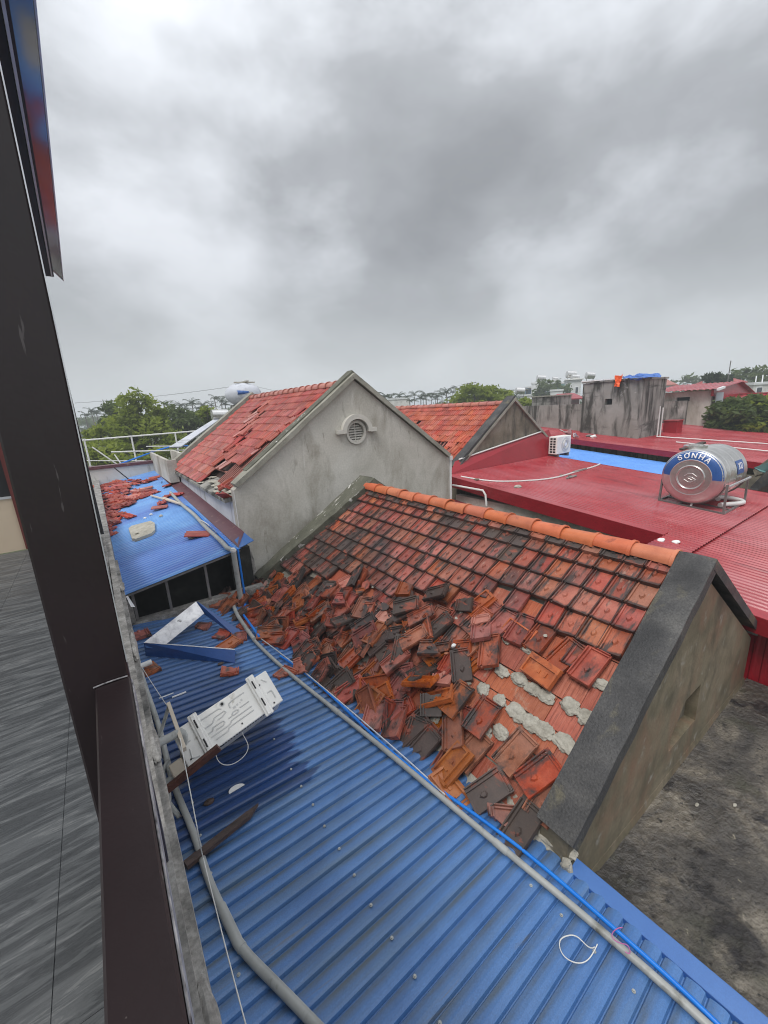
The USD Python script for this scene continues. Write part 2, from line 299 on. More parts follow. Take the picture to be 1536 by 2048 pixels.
m_flash = surf("blue_flashing", S2((.045, .13, .36), (.06, .16, .41)), 3, rough=.28, bump=.05, fine=(.1, 200), dirt=((.28, .33, .38), 22, .76, .03, (1, 1, 1)))
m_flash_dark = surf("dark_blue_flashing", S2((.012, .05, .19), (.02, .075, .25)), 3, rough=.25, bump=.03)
m_zinc = surf("bare_galvanised_back", [(.3, (.42, .42, .44)), (.55, (.80, .80, .81)), (.75, (.88, .88, .89))], 9, 5, rough=.45, bump=.1, dirt=((.16, .15, .15), 8, .66, .05, (1, 1, 1)))
m_pvc = surf("grey_pvc", [(.3, (.27, .28, .27)), (.7, (.37, .38, .365))], 5, rough=.42, bump=.03, dirt=((.13, .13, .11), 6, .66, .08, (1, 1, 1)))
m_pvcb = surf("blue_pvc", S2((.006, .16, .62), (.01, .20, .68)), 5, rough=.32, bump=0)
m_pvcw = surf("white_pvc", S2((.62, .62, .60), (.72, .72, .70)), 5, rough=.4, bump=0)
m_red = surf("red_metal_sheet", [(.3, (.27, .018, .025)), (.5, (.32, .026, .034)), (.7, (.37, .038, .046))], 1.6, 5, rough=.16, rough2=.36, bump=0, spec=.7, fine=(.04, 30), dirt=[((.42, .12, .13), 30, .78, .02, (1, 1, 1)), ((.38, .10, .115), .8, .60, .14, (1, .3, 1)), ((.17, .018, .025), 1.3, .66, .07, (2.5, .4, 1))])
m_redd = surf("red_flashing", S2((.25, .007, .014), (.31, .010, .02)), 2, rough=.3, bump=.03)
m_purple = surf("purple_flashing", S2((.085, .03, .04), (.12, .045, .055)), 4, rough=.4, bump=.05, dirt=((.25, .15, .12), 7, .66, .08, (1, 1, 1)))
m_grey = surf("grey_render", [(.25, (.31, .295, .25)), (.45, (.44, .42, .37)), (.62, (.51, .49, .44)), (.8, (.58, .56, .51))], .9, 9, rough=.85, bump=.4, bscale=30, distort=.6, fine=(.10, 30),
              dirt=[((.27, .25, .205), 1.3, .58, .10, (1.3, 1, .5)), ((.60, .59, .56), 2.1, .72, .06, (2.5, 1, .3)), ((.19, .175, .14), 2.6, .69, .06, (3, 1, .45))])
m_trim = surf("lightened_relief_render", [(.25, (.40, .385, .34)), (.5, (.50, .48, .43)), (.75, (.56, .54, .49))], 3, 8, rough=.85, bump=.2, bscale=30)  # grey render lightened to paint in the relief contrast of the vent trim
m_greyd = surf("stained_render", [(.25, (.085, .074, .050)), (.5, (.155, .136, .098)), (.75, (.23, .21, .165))], 2.0, 9, rough=.85, bump=.3, bscale=18, fine=(.12, 50), dirt=((.05, .046, .036), 2.2, .58, .1, (2.5, 1, .6)))
m_gable = surf("brown_stained_render", [(.25, (.090, .078, .050)), (.45, (.155, .132, .085)), (.62, (.20, .165, .112)), (.8, (.28, .25, .195))], 2.3, 9, rough=.62, bump=.35, bscale=16, distort=.8, fine=(.14, 60),
               dirt=[((.185, .105, .065), 1.6, .62, .12, (1.3, 1, .8)), ((.062, .056, .036), 2.4, .60, .12, (1.3, 1, .9)), ((.26, .245, .21), 5.0, .66, .05, (1.2, 1, 1))])
m_cope = surf("dark_wet_coping", [(.25, (.022, .022, .023)), (.5, (.048, .047, .047)), (.75, (.095, .091, .084))], 2.6, 8, rough=.5, rough2=.75, bump=1.0, bscale=70, bdist=.008, fine=(.45, 75), dirt=[((.13, .115, .07), 3, .64, .08, (1, 1, 1)), ((.018, .018, .019), 1.7, .58, .10, (1, 1, 1))])
m_coping = surf("light_coping", [(.25, (.16, .152, .122)), (.5, (.25, .24, .198)), (.75, (.33, .32, .275))], 3, 8, rough=.8, bump=.3, bscale=30, fine=(.12, 60))
m_moss = surf("mossy_coping", [(.25, (.055, .055, .040)), (.5, (.098, .098, .072)), (.75, (.15, .148, .115))], 5, 8, rough=.8, bump=.5, bscale=40, fine=(.2, 70), dirt=((.50, .49, .46), 6.5, .64, .015, (.8, 1.6, .8)))
m_slabc = surf("wet_concrete_roof", [(.25, (.026, .024, .022)), (.40, (.056, .051, .046)), (.5, (.086, .077, .066)), (.58, (.14, .123, .098)), (.66, (.23, .205, .165)), (.8, (.31, .28, .225))], 1.7, 12, rough=.28, rough2=.7, bump=1.0, bscale=14, bdist=.05, distort=.9, fine=(.3, 55),
               dirt=[((.045, .046, .028), 2.1, .66, .10, (1, 1, 1)), ((.30, .27, .20), 16, .70, .03, (1, 1, 1)), ((.018, .016, .016), 3.6, .60, .06, (1, 1, 1)), ((.016, .015, .015), 22, .64, .04, (1, 1, 1))])
CLAY = [(.28, (.20, .052, .032)), (.5, (.29, .083, .052)), (.72, (.37, .125, .082))]
m_tile = surf("old_clay_tile", CLAY, 5, 6, rough=.24, rough2=.55, bump=.25, bscale=40, bdist=.004, rnd=(.012, .10, .22), fine=(.12, 90), gap_shade=(.020, .015, .014),
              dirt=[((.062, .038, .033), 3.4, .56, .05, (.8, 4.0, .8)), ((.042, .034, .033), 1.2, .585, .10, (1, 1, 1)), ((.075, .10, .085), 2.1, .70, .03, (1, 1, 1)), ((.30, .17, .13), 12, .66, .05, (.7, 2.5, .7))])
m_tiled = surf("mould_blackened_clay_tile", S2((.045, .034, .031), (.085, .056, .046)), 5, 6, rough=.4, rough2=.6, bump=.25, bscale=40, bdist=.004, rnd=(.01, .2, .25), fine=(.12, 90), dirt=((.25, .062, .035), 5, .60, .05, (2, 1, 1)))
m_loose = surf("loose_clay_tile", [(.28, (.19, .048, .026)), (.5, (.28, .075, .042)), (.72, (.37, .12, .07))], 7, 6, rough=.18, rough2=.45, bump=.25, bscale=40, bdist=.004, coord="obj", rnd=(.014, .14, .28), fine=(.12, 90),
               dirt=[((.045, .034, .031), 6.5, .555, .07, (1, .6, 1)), ((.42, .36, .31), 13, .78, .03, (1, 1, 1))])
m_under = surf("clean_tile_underside", [(.28, (.27, .062, .016)), (.5, (.36, .090, .024)), (.72, (.43, .13, .04))], 6, 5, rough=.22, rough2=.4, bump=.15, bscale=40, bdist=.004, coord="obj", rnd=(.010, .08, .20), fine=(.08, 90),
               dirt=((.16, .04, .018), 7, .62, .08, (1, 1, 1)))
m_shard = surf("fresh_broken_clay", [(.28, (.36, .11, .06)), (.5, (.45, .16, .10)), (.72, (.52, .22, .15))], 9, 5, rough=.5, bump=.3, bscale=50, bdist=.004, coord="obj", rnd=(.01, .15, .25))
m_ridge = surf("orange_ridge_tile", [(.28, (.40, .098, .040)), (.5, (.50, .135, .056)), (.72, (.55, .165, .075))], 4, 6, rough=.35, rough2=.55, bump=.15, bscale=50, bdist=.003, rnd=(.006, .06, .10), dirt=((.22, .05, .028), 5, .66, .08, (1, 1, 1)))
m_tile2 = surf("red_wave_tile", [(.28, (.25, .040, .026)), (.5, (.34, .058, .040)), (.72, (.42, .095, .068))], 4, 5, rough=.30, rough2=.5, bump=.1, bscale=40, bdist=.004, rnd=(.008, .08, .20), dirt=((.17, .028, .022), 1.8, .62, .08, (1, 1, 1)))
m_tile3 = surf("orange_wave_tile", [(.28, (.31, .060, .030)), (.5, (.40, .085, .046)), (.72, (.46, .12, .068))], 4, 5, rough=.30, rough2=.5, bump=.1, bscale=40, bdist=.004, rnd=(.008, .08, .18), dirt=((.20, .035, .024), 1.8, .62, .08, (1, 1, 1)))
m_ridge2 = surf("dusty_ridge_tile", [(.3, (.36, .12, .09)), (.7, (.45, .17, .13))], 5, rough=.45, bump=.1, rnd=(.005, .06, .12))
m_brick = surf("clay_deck_block", [(.28, (.33, .078, .040)), (.5, (.42, .115, .062)), (.72, (.46, .14, .08))], 6, 6, rough=.6, bump=.9, bscale=14, bdist=.02, rnd=(.006, .06, .14), bstretch=(.12, 3, .12), dirt=[((.22, .06, .04), 18, .60, .05, (.12, 3, .12)), ((.40, .28, .21), 5, .68, .05, (1, 1, 1))])
m_mortar = surf("pale_mortar", [(.25, (.24, .225, .185)), (.5, (.37, .35, .295)), (.75, (.47, .45, .39))], 9, 8, rough=.9, bump=.9, bscale=26, bdist=.012, fine=(.12, 80))
m_batten = surf("pinkish_rafter", S2((.24, .085, .07), (.34, .15, .12)), 8, rough=.7, bump=.2)
m_timber = surf("wet_dark_timber", [(.3, (.022, .014, .012)), (.7, (.070, .042, .034))], 6, 8, rough=.35, rough2=.6, bump=.4, stretch=(1, 6, 6), bscale=30)
m_rust = surf("rusty_steel", [(.3, (.035, .014, .010)), (.7, (.11, .036, .022))], 9, 8, rough=.6, bump=.4)
m_acw = surf("white_enamel", S2((.70, .69, .65), (.80, .79, .76)), 3, rough=.35, bump=.03, dirt=((.40, .38, .32), 9, .70, .06, (1, 1, 1)))
m_acg = surf("grey_part_and_rib_shading", S2((.48, .48, .47), (.58, .58, .56)), 6, rough=.5, bump=0)
m_beige = surf("beige_plastic", S2((.52, .45, .36), (.60, .53, .43)), 4, rough=.5, bump=.05)
m_steel = surf("stainless_steel", [(.3, (.56, .55, .53)), (.7, (.68, .67, .65))], 2, rough=.22, rough2=.34, bump=.04, bscale=3, metal=.92)
m_bluep = surf("blue_print", S2((.012, .065, .24), (.02, .09, .30)), 4, rough=.35, bump=0)
m_whitep = surf("white_print", S2((.72, .74, .76), (.80, .81, .82)), 4, rough=.4, bump=0)
m_iron = surf("galvanised_angle", S2((.12, .11, .11), (.22, .21, .20)), 6, rough=.45, bump=.1, metal=.4)
m_white = surf("white_paint", S2((.66, .66, .64), (.76, .76, .74)), 3, rough=.6, bump=.03)
m_whitew = surf("bluish_white_wall", [(.25, (.40, .42, .46)), (.5, (.52, .54, .59)), (.75, (.58, .60, .64))], 1.4, 8, rough=.8, bump=.15, dirt=[((.30, .30, .31), 1.6, .62, .08, (1, 2.5, .3)), ((.22, .24, .20), 2.2, .70, .06, (1, 1, .5))])
m_palew = surf("pale_parapet", [(.25, (.40, .385, .36)), (.5, (.54, .53, .50)), (.75, (.62, .61, .58))], 1.4, 8, rough=.85, bump=.2, dirt=((.28, .27, .24), 2.5, .66, .08, (2, 1, .5)))
m_conc = surf("raw_concrete", [(.25, (.16, .155, .14)), (.5, (.25, .242, .22)), (.75, (.33, .32, .295))], 1.4, 9, rough=.9, bump=.3, bscale=16,
              dirt=[((.045, .043, .036), 1.25, .535, .07, (2.4, 2.4, .42)), ((.030, .029, .025), .9, .62, .06, (.5, .5, 2.2)), ((.42, .41, .385), 2.6, .70, .05, (1, 1, .7))])
m_orange = surf("orange_tarpaulin", S2((.85, .10, .015), (.95, .15, .025)), 5, rough=.5, bump=.3)
m_btarp = surf("blue_tarpaulin", S2((.035, .11, .40), (.07, .18, .50)), 7, rough=.5, bump=.3, dirt=((.55, .22, .10), 9, .70, .04, (1, 1, 1)))
m_soil = surf("ground_cover", [(.3, (.045, .050, .022)), (.55, (.065, .085, .030)), (.75, (.11, .105, .065))], .08, 10, rough=.95, bump=.3)
m_wire = surf("white_cable", S2((.55, .55, .53), (.66, .66, .64)), 4, rough=.5, bump=0)
m_pink = surf("pink_cable", S2((.45, .12, .30), (.55, .16, .38)), 4, rough=.5, bump=0)
m_wireb = surf("black_cable", S2((.015, .015, .016), (.03, .03, .03)), 4, rough=.5, bump=0)
m_glass = surf("window_glass", S2((.02, .025, .03), (.05, .06, .065)), 1, rough=.1, bump=0)
m_farblue = surf("far_blue_wall", S2((.13, .24, .36), (.17, .29, .42)), 1, rough=.7, bump=0)
m_farwhite = surf("far_white_wall", S2((.52, .53, .53), (.64, .65, .65)), .6, rough=.8, bump=0)
m_farteal = surf("far_teal_wall", S2((.10, .22, .22), (.14, .28, .27)), 1, rough=.7, bump=0)
def leaf(name, a, b, c):
    n = {"oi": ("geometry", {}), "noi": ("noise_texture", {"scale": .9, "detail": 3.0}), "rp": ("rgb_ramp", {"ramp": [(.25, a), (.5, b), (.75, c)]}),
         "add": ("math", {"math_type": "multiply_add", "value2": .55}), "pr": ("math", {"math_type": "multiply", "value2": .5}),
         "d": ("principled_bsdf", {"roughness": .5, "specular_ior_level": .4}), "t": ("translucent_bsdf", {}), "mx": ("mix_closure", {"fac": .48})}
    l = [("oi.position", "noi.vector"), ("oi.random_per_island", "pr.value1"), ("noi.fac", "add.value1"), ("pr.value", "add.value3"), ("add.value", "rp.fac"), ("rp.color", "d.base_color"), ("rp.color", "t.color"),
         ("d.BSDF", "mx.closure1"), ("t.BSDF", "mx.closure2")]
    return usdkit.material(stage, LOOK + name, n, l, surface="mx.closure")
m_leafy = leaf("yellow_green_leaves", (.17, .22, .022), (.37, .42, .055), (.55, .56, .14))
m_leafd = leaf("dull_green_leaves", (.075, .11, .026), (.16, .205, .05), (.27, .31, .10))
m_leafp = leaf("palm_leaves", (.045, .065, .032), (.085, .11, .052), (.14, .17, .09))
m_bark = surf("bark", S2((.09, .075, .06), (.17, .15, .125)), 6, rough=.9, bump=.5)

exec_order = []
# ------------------------------------------------------------------ ground
gx = np.array([-1500, -400, -60, -10, 40, 200, 800, 2400.]); gy = np.array([-1000, -300, -40, 0, 30, 100, 300, 1000, 2800.])
gv = np.array([[x, y, -H] for y in gy for x in gx]); gf = []
for j in range(len(gy) - 1):
    for i in range(len(gx) - 1):
        a = j * len(gx) + i; gf += [[a, a + 1, a + len(gx) + 1], [a, a + len(gx) + 1, a + len(gx)]]
obj("ground", trimesh.Trimesh(gv, gf, process=False), m_soil, kind="structure", base=(0, 0, -H))

# ------------------------------------------------------------------ the terrace the picture is taken from
FZ = -1.70
t = T("terrace_block", "dark slate-tiled terrace block on the left behind the brown post and rail", "building", (-3, 2, -H))
obj("wall", bx(-6, -4, -H, -.125, 7.5, FZ - .06), m_ledge, t)
xs = [-.42 - .6 * k for k in range(8)]; ys = [-3.6 + 1.2 * k for k in range(10)]
edges = [(-.17, -.42)] + [(xs[i], xs[i + 1]) for i in range(7)]
for i, (a, b) in enumerate(edges):
    for y in ys[:-1]:
        y1 = min(y + 1.2, 7.46)
        obj("floor_tile", bx(b + .0015, y + .0015, FZ - .058, a - .0015, y1 - .0015, FZ), m_slate, t)
obj('grout', bx(-5.9, -3.7, FZ - .058, -.17, 7.45, FZ - .0035), m_slate, t)
# facade at the terrace's far end
t = T("terrace_facade", "cream wall with maroon trim and a dark glazed door behind the brown post", "wall", (-2, 7.5, FZ))
cx = atY((25, 1000), 7.5)[0]
czt = atY((12, 998), 7.5)[2]; obj("wall", bx(-6, 7.5, FZ, cx, 7.7, czt), m_cream, t); obj("dark_glazing", bx(-6, 7.52, czt + .03, cx, 7.7, 1.4), m_black, t); obj("glazing_bead", bx(-6, 7.49, czt, cx, 7.7, czt + .03), m_alu, t)
obj("door_trim", bx(cx, 7.47, FZ, cx + .07, 7.7, 1.4), m_maroon, t)
d = obj("door", bx(cx + .07, 7.55, FZ, -.12, 7.7, 1.4), m_black, t)
for a in (.09, .27): obj("door_frame", bx(cx + a, 7.50, FZ + .05, cx + a + .025, 7.55, 1.3), m_alu, d)
obj("threshold", bx(cx + .08, 7.44, FZ, -.2, 7.5, FZ + .045), m_alu, d)
# brown post and rail
t = T("balcony_post", "thick dark brown square steel post rising the full height at the left", "post", (-.13, 1.6, FZ))
lean = lambda m: trimesh.Trimesh(np.c_[m.vertices[:, 0] + .021 * (m.vertices[:, 2] + .85), m.vertices[:, 1:]], m.faces, process=False)
pz0, pz1 = FZ, 3.2
obj("shaft", lean(rbox(.176, .15, pz1 - pz0, .006, (-.135, 1.605, (pz0 + pz1) / 2))), m_brown, t)
obj("corner_strip", lean(bx(-.0475, 1.531, -.8, -.0445, 1.545, 3.1)), m_alu, t)  # bright strip added to stand in for the highlight on the post edge
obj("weld_bead", tube(curve([(-.15, 1.522, -.847), (-.10, 1.524, -.846), (-.052, 1.522, -.847)], 8), .0025, 6), m_worn, t)
t = T("balcony_rail", "dark brown box-section hand rail running from the post to the bottom edge", "railing", (-.1, .5, FZ))
obj("handrail", rbox(.100, 3.5, .06, .005, (-.096, -.225, -.881)), m_brown, t)
obj("edge_strip", bx(-.0445, -2, -.93, -.0405, 1.52, -.862), m_worn, t)
obj("infill_panel", bx(-.138, -2, FZ + .002, -.118, 1.525, -.912), m_black, t)
obj("bottom_rail", bx(-.062, -2, -1.02, -.046, 1.525, -.935), m_brown, t)
# ledge of the terrace edge beside the rail
t = T("ledge", "narrow weathered concrete ledge between the brown rail and the blue roof", "ledge", (-.07, 6, FZ - .3))
obj("kerb", bx(-.115, -2, -2.1, -.055, 6.3, -1.755), m_ledge, t)
obj("drip_edge", bx(-.055, -2, -2.02, -.022, 6.3, -1.80), m_ledge, t)
for y0, y1, dz in ((2.2, 2.55, .02), (3.4, 3.9, .012), (5.0, 5.3, .02), (.9, 1.15, .01)):
    obj("mortar_patch", lump(V(-.04, (y0 + y1) / 2, -1.80 + dz), (.03, (y1 - y0) / 2, .03), int(y0 * 10)), m_ledge, t)
obj("wall_cap", bx(-.20, 6.3, -2.6, -.06, 16.0, -1.82), m_ledge, t)
# the canopy overhead with its polished soffit
t = T("canopy", "polished canopy soffit at the top left mirroring the blue roof and red tiles", "canopy", (0, 4, 1.7))
hc = 1.7
e0, e1 = V(.094 * hc + .006, 1.2, hc), V(.045 * hc, 3.96 * hc, hc)
i0, i1 = V(.047 * hc, 1.2, hc), V(.0, 3.74 * hc, hc)
obj("soffit_panel", slab([e0, e1, i1, i0], V(0, 0, .02)), m_mirror, t)
obj("edge_trim", bar(e0 + V(.005, 0, .01), e1 + V(.005, 0, .01), .008, .045), m_alu, t)
obj("end_trim", bar(i1 + V(0, .006, .01), e1 + V(.008, .006, .01), .012, .03), m_pvcw, t)
obj("inner_beam", slab([i0 + V(0, 0, -.05), i1 + V(0, .08, -.05), i1 + V(-.12, .08, -.05), i0 + V(-.12, 0, -.05)], V(0, 0, .12)), m_black, t)
obj("outer_slat", bar(i0 + V(-.02, 0, -.06), i1 + V(-.02, .02, -.06), .012, .02), m_alu, t)
obj("ceiling_sheet", slab([i0 + V(-.12, 0, .02), i1 + V(-.12, 0, .02), V(-2.2, 3.7 * hc, hc + .1), V(-2.2, 1.2, hc + .1)], V(0, 0, .03)), m_black, t)

# ------------------------------------------------------------------ lower blue roof
SB = -.08; bz = lambda x: -3.0 + SB * (x - 1.95)
def Bp(x, y, dz=0): return V(x, y, bz(x) + dz)
def onB(q, dz=0): return on(q, [-SB, 0, 1], -3.0 - SB * 1.95 + dz)
t_blue = T("blue_metal_roof", "nearest blue corrugated metal roof filling the lower middle of the picture", "roof", (1, 3, -3.2))
x0, x1 = -.065, 2.02
yb = [-1.1 + 1.0 * k for k in range(9)]
for a, b in zip(yb[:-1], yb[1:]):
    b = min(b, 6.5)
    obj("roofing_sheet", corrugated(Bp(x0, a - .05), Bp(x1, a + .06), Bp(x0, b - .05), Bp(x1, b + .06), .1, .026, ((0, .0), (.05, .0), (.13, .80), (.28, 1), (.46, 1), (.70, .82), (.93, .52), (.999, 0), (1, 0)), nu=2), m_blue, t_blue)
sc = cat(trimesh.creation.cylinder(.0095, .004, sections=10, transform=trimesh.transformations.translation_matrix((0, 0, .002))), trimesh.creation.cylinder(.0055, .009, sections=6, transform=trimesh.transformations.translation_matrix((0, 0, .006))))
rnd = random.Random(4)
for xx, y_a, y_b, st in ((.84, -.27, 3.2, .2), (1.72, -.2, 1.2, .2), (.10, .8, 3.0, .3)):
    y = y_a
    while y < y_b:
        if rnd.random() < .93:
            M = np.eye(4); M[:3, 3] = Bp(xx + rnd.uniform(-.006, .006), y + .05 * xx + .0, .0265); frame_obj("screw", sc, M, m_pvc, t_blue)
        y += st
obj("support_beam", bx(.02, -1, -3.25, .1, 6.4, -3.02), m_iron, t_blue)
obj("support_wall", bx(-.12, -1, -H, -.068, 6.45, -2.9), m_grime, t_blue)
# blue flashing at the bottom right, along the edge of the concrete roof
fa, fb = on((1160, 1725), [1, 0, 0], 2.045), on((1510, 2048), [1, 0, 0], 2.13)
fl = T("blue_flashing", "blue folded metal flashing along the dark concrete roof at the bottom right", "flashing", (2.1, .3, -3.1))
A0, A1 = V(2.0, 1.0, -2.985), V(2.10, -1.2, -2.985); w = V(.085, 0, .035)
obj("cap_strip", slab([A0, A0 + w, A1 + w, A1], V(0, 0, -.012)), m_flash, fl)
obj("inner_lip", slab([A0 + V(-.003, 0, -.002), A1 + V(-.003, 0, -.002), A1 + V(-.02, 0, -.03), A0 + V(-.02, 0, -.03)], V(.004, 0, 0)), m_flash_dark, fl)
obj("outer_lip", slab([A0 + w + V(.002, 0, 0), A0 + w + V(.012, 0, -.5), A1 + w + V(.012, 0, -.5), A1 + w + V(.002, 0, 0)], V(-.004, 0, 0)), m_flash, fl)
# pipes on the lower roof
def on_pipe(q, r=.022): return onB(q, .026 + r)
gp = [on_pipe(q) for q in [(507, 1279), (640, 1396), (770, 1500), (900, 1609), (1030, 1717), (1180, 1842), (1330, 1972), (1440, 2072)]]
gp = curve(gp, 30)
t = T("grey_gutter_pipe", "long grey plastic pipe lying on the blue roof along the foot of the tiled roof", "pipe", gp[15])
def part_path(P, a, b): n = len(P); return P[int(a * (n - 1)):int(b * (n - 1)) + 1]
obj("pipe_length", tube(part_path(gp, 0, .40), .0205, 14), m_pvc, t, 40)
obj("pipe_length", tube(part_path(gp, .38, .80), .0215, 14), m_pvc, t, 40)
obj("pipe_length", tube(part_path(gp, .78, 1), .0215, 14), m_pvc, t, 40)
for f_ in (.39, .79):
    i = int(f_ * 29); dd = unit(gp[i + 1] - gp[i]); obj("coupling", tube([gp[i] - dd * .05, gp[i] + dd * .05], .0255, 14), m_pvc, t, 40)
hp = curve([onB(q, .05) for q in [(560, 1312), (720, 1446), (860, 1565), (940, 1622), (1060, 1712), (1200, 1832), (1370, 1985), (1440, 2052)]], 40)
obj("blue_pipe", tube(hp, .0125, 9), m_pvcb, None, 40, label="thin bright blue plastic pipe running beside the long grey gutter pipe", cat="pipe")
obj("aluminium_strip", tube(curve([onB(q, .06) for q in [(520, 1276), (650, 1378), (760, 1472), (850, 1552), (890, 1590)]], 20) , .007, 6), m_alu, None, 40, label="thin bare metal strip along the upper side of the grey gutter pipe", cat="strip")
lp = curve([on_pipe(q, .026) for q in [(259, 1248), (274, 1310), (290, 1371), (322, 1469), (350, 1575), (392, 1680), (421, 1767), (454, 1837), (476, 1885)]], 40)
lq = curve([on_pipe(q, .026) for q in [(476, 1885), (500, 1915), (541, 1957), (617, 2035), (700, 2120)]], 20)
t = T("grey_wall_pipe", "grey plastic drain pipe lying along the ledge with a bend near the bottom", "pipe", lp[20])
obj("pipe_length", tube(lp, .0225, 14), m_pvc, t, 40)
obj("pipe_length", tube(lq, .0245, 14), m_pvc, t, 40)
obj("coupling", tube([lp[-3], lp[-1], lq[1]], .0275, 14), m_pvc, t, 40)
pe = atZ((345, 1472), -2.28); pw = V(-.03, pe[1] - .05, -2.25)
obj("branch_pipe", tube(curve([pw, pw * .4 + pe * .6, pe, pe + V(.05, .03, -.02), pe + V(.07, .05, -.10), pe + V(.06, .08, -.3)], 16), .030, 12), m_pvc, t, 40)
s0 = onB((272, 1336), .10); obj("stub_pipe", tube([s0, s0 + V(.16, .02, .0)], .03, 12), m_pvcw, t, 40)
# wires
obj("white_wire", tube(curve([onB((246, 1236), .5), onB((275, 1320), .30), onB((300, 1360), .12), onB((340, 1420), .2), atZ((372, 1540), -2.2), atZ((395, 1660), -2.25), onB((405, 1710), .2), onB((440, 1850), .14), onB((495, 2060), .12)], 60), .0035, 5), m_wire, None, 40,
    label="thin white wire sagging along the grey wall pipe to the bottom edge", cat="cable")
obj("white_wire_loop", tube(curve([onB(q, .035 if i not in (0, 8) else .06) for i, q in enumerate([(1195, 1888), (1180, 1915), (1155, 1926), (1125, 1908), (1119, 1885), (1133, 1872), (1155, 1874), (1170, 1888), (1190, 1894)])], 40), .003, 5), m_wire, None, 40,
    label="small loop of white wire lying on the blue roof beside the grey pipe", cat="cable")
obj("pink_wire", tube(curve([onB((1245, 1855), .09), onB((1228, 1862), .10), onB((1226, 1877), .12), onB((1240, 1886), .10), onB((1256, 1892), .08), onB((1260, 1905), .09), onB((1250, 1903), .1)], 30), .0025, 5), m_pink, None, 40,
    label="thin pink wire curled over the bright blue pipe", cat="cable")
# bits lying on the lower blue roof
hd = onB((474, 1578), .03); th = np.linspace(0, math.pi, 16); e1, e2 = unit(onB((487, 1567), .03) - onB((460, 1583), .03)) * .062, unit(onB((466, 1566), .03) - onB((476, 1577), .03)) * .045
obj("white_half_disc", slab([hd + e1 * math.cos(a) + e2 * math.sin(a) for a in th], V(0, 0, -.005)), m_white, None, label="white half-disc scrap lying on the blue roof below the fallen condenser", cat="scrap")
for a, b, l in (((318, 1397), (347, 1386), "short thin white stick on the blue roof nearer the ledge"), ((344, 1395), (372, 1384), "thicker short white stick on the blue roof above the fallen condenser")):
    obj("white_stick", tube([onB(a, .03), onB(b, .03)], .006 if a[0] < 330 else .009, 6), m_whitep, None, 40, label=l, cat="stick")
wa, wb = onB((372, 1735), .06), onB((497, 1634), .05)
t = T("timber_piece", "dark wet timber offcut with a pointed end sticking out over the blue roof", "timber", (wa + wb) / 2)
ua, ub, uu = basis(wb - wa); pr = [(-.024, 0), (.024, 0), (.024, .03), (-.024, .03)]
tip = wb + uu * .10
obj("plank", trimesh.convex.convex_hull([wa + ua * i + ub * j for i, j in pr] + [wb + ua * i + ub * j for i, j in pr] + [tip + ua * .024, tip + ua * .024 + ub * .025]), m_timber, t)
obj("side_board", bar(wa + ua * .040 + ub * -.012, wb + ua * .038 + ub * -.012 + uu * .02, .028, .025), m_rust, t)
wa, wb = atZ((333, 1580), -2.55), atZ((402, 1524), -2.45)
obj("rusty_bracket_bar", bar(wa, wb + (wb - wa) * .55, .035, .05), m_rust, None, label="rusty steel bar under the fallen condenser, fixed at the ledge", cat="bar")
for q, r, l in (((418, 1604), (.035, .025, .02), "dark pebble-like lump on the blue roof above the dark timber offcut"), ((441, 1327), (.035, .025, .012), "brown scrap on the blue roof above the fallen condenser"), ):
    obj("dark_lump", lump(onB(q, .03), r, int(q[0])), m_timber, None, 30, label=l, cat="lump")
# bent flashing on the lower roof
t = T("bent_flashing", "bent length of metal flashing with a bare white face, blown onto the blue roof", "flashing", onB((380, 1290), .05))
def strip(a, b, wv, th=.004):
    a, b = np.asarray(a), np.asarray(b); return slab([a, b, b + wv, a + wv], unit(np.cross(b - a, wv)) * th)
K0, K1 = onB((288, 1285), .20), onB((392, 1203), .36)       # folded plate: bare underside
obj("bare_plate", slab([K0, onB((330, 1289), .10), onB((408, 1226), .24), K1], V(.003, -.003, -.005)), m_zinc, t)
F0, F1 = K0, onB((470, 1299), .12)
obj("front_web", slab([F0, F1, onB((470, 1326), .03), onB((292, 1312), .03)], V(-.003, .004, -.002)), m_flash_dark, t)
obj("front_fold", slab([F0 + V(0, -.004, -.035), F1 + V(0, -.004, -.03), F1 + V(.01, -.035, -.055), F0 + V(.01, -.035, -.06)], V(0, 0, .004)), m_flash, t)
obj("front_edge", tube([F0, F1], .006, 6), m_zinc, t, 40)
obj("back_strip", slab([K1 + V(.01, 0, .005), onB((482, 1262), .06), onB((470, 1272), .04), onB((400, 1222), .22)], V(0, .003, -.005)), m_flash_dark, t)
obj("back_edge", tube([onB((404, 1218), .23), onB((464, 1258), .06)], .007, 6), m_zinc, t, 40)

# ------------------------------------------------------------------ the fallen air conditioner (underside turned to the camera)
c0 = atZ((460, 1432), -2.36)
pl_, pr_ = atZ((378, 1486), -2.36), atZ((550, 1374), -2.36)
n_ = unit(-unit(c0) + V(-.02, .02, .13))                       # outward normal of the base plate
ux = unit((pr_ - pl_) - n_ * ((pr_ - pl_) @ n_)); uy = np.cross(n_, ux)
AW, AD, AH = .80, .31, .54
M = np.eye(4); M[:3, 0], M[:3, 1], M[:3, 2], M[:3, 3] = ux, uy, n_, c0
t = T("fallen_condenser", "white air-conditioner condenser tipped over on the blue roof, underside up", "air conditioner", c0 - V(0, 0, .3))
def ac(name, mesh, mat, smooth=False): frame_obj(name, mesh, M, mat, t, smooth)
ac("casing", rbox(AW - .02, AD - .02, AH, .012, (0, 0, -AH / 2 - .004)), m_acw)
ac("base_plate", rbox(AW, AD - .016, .03, .006, (0, 0, -.008)), m_acw)
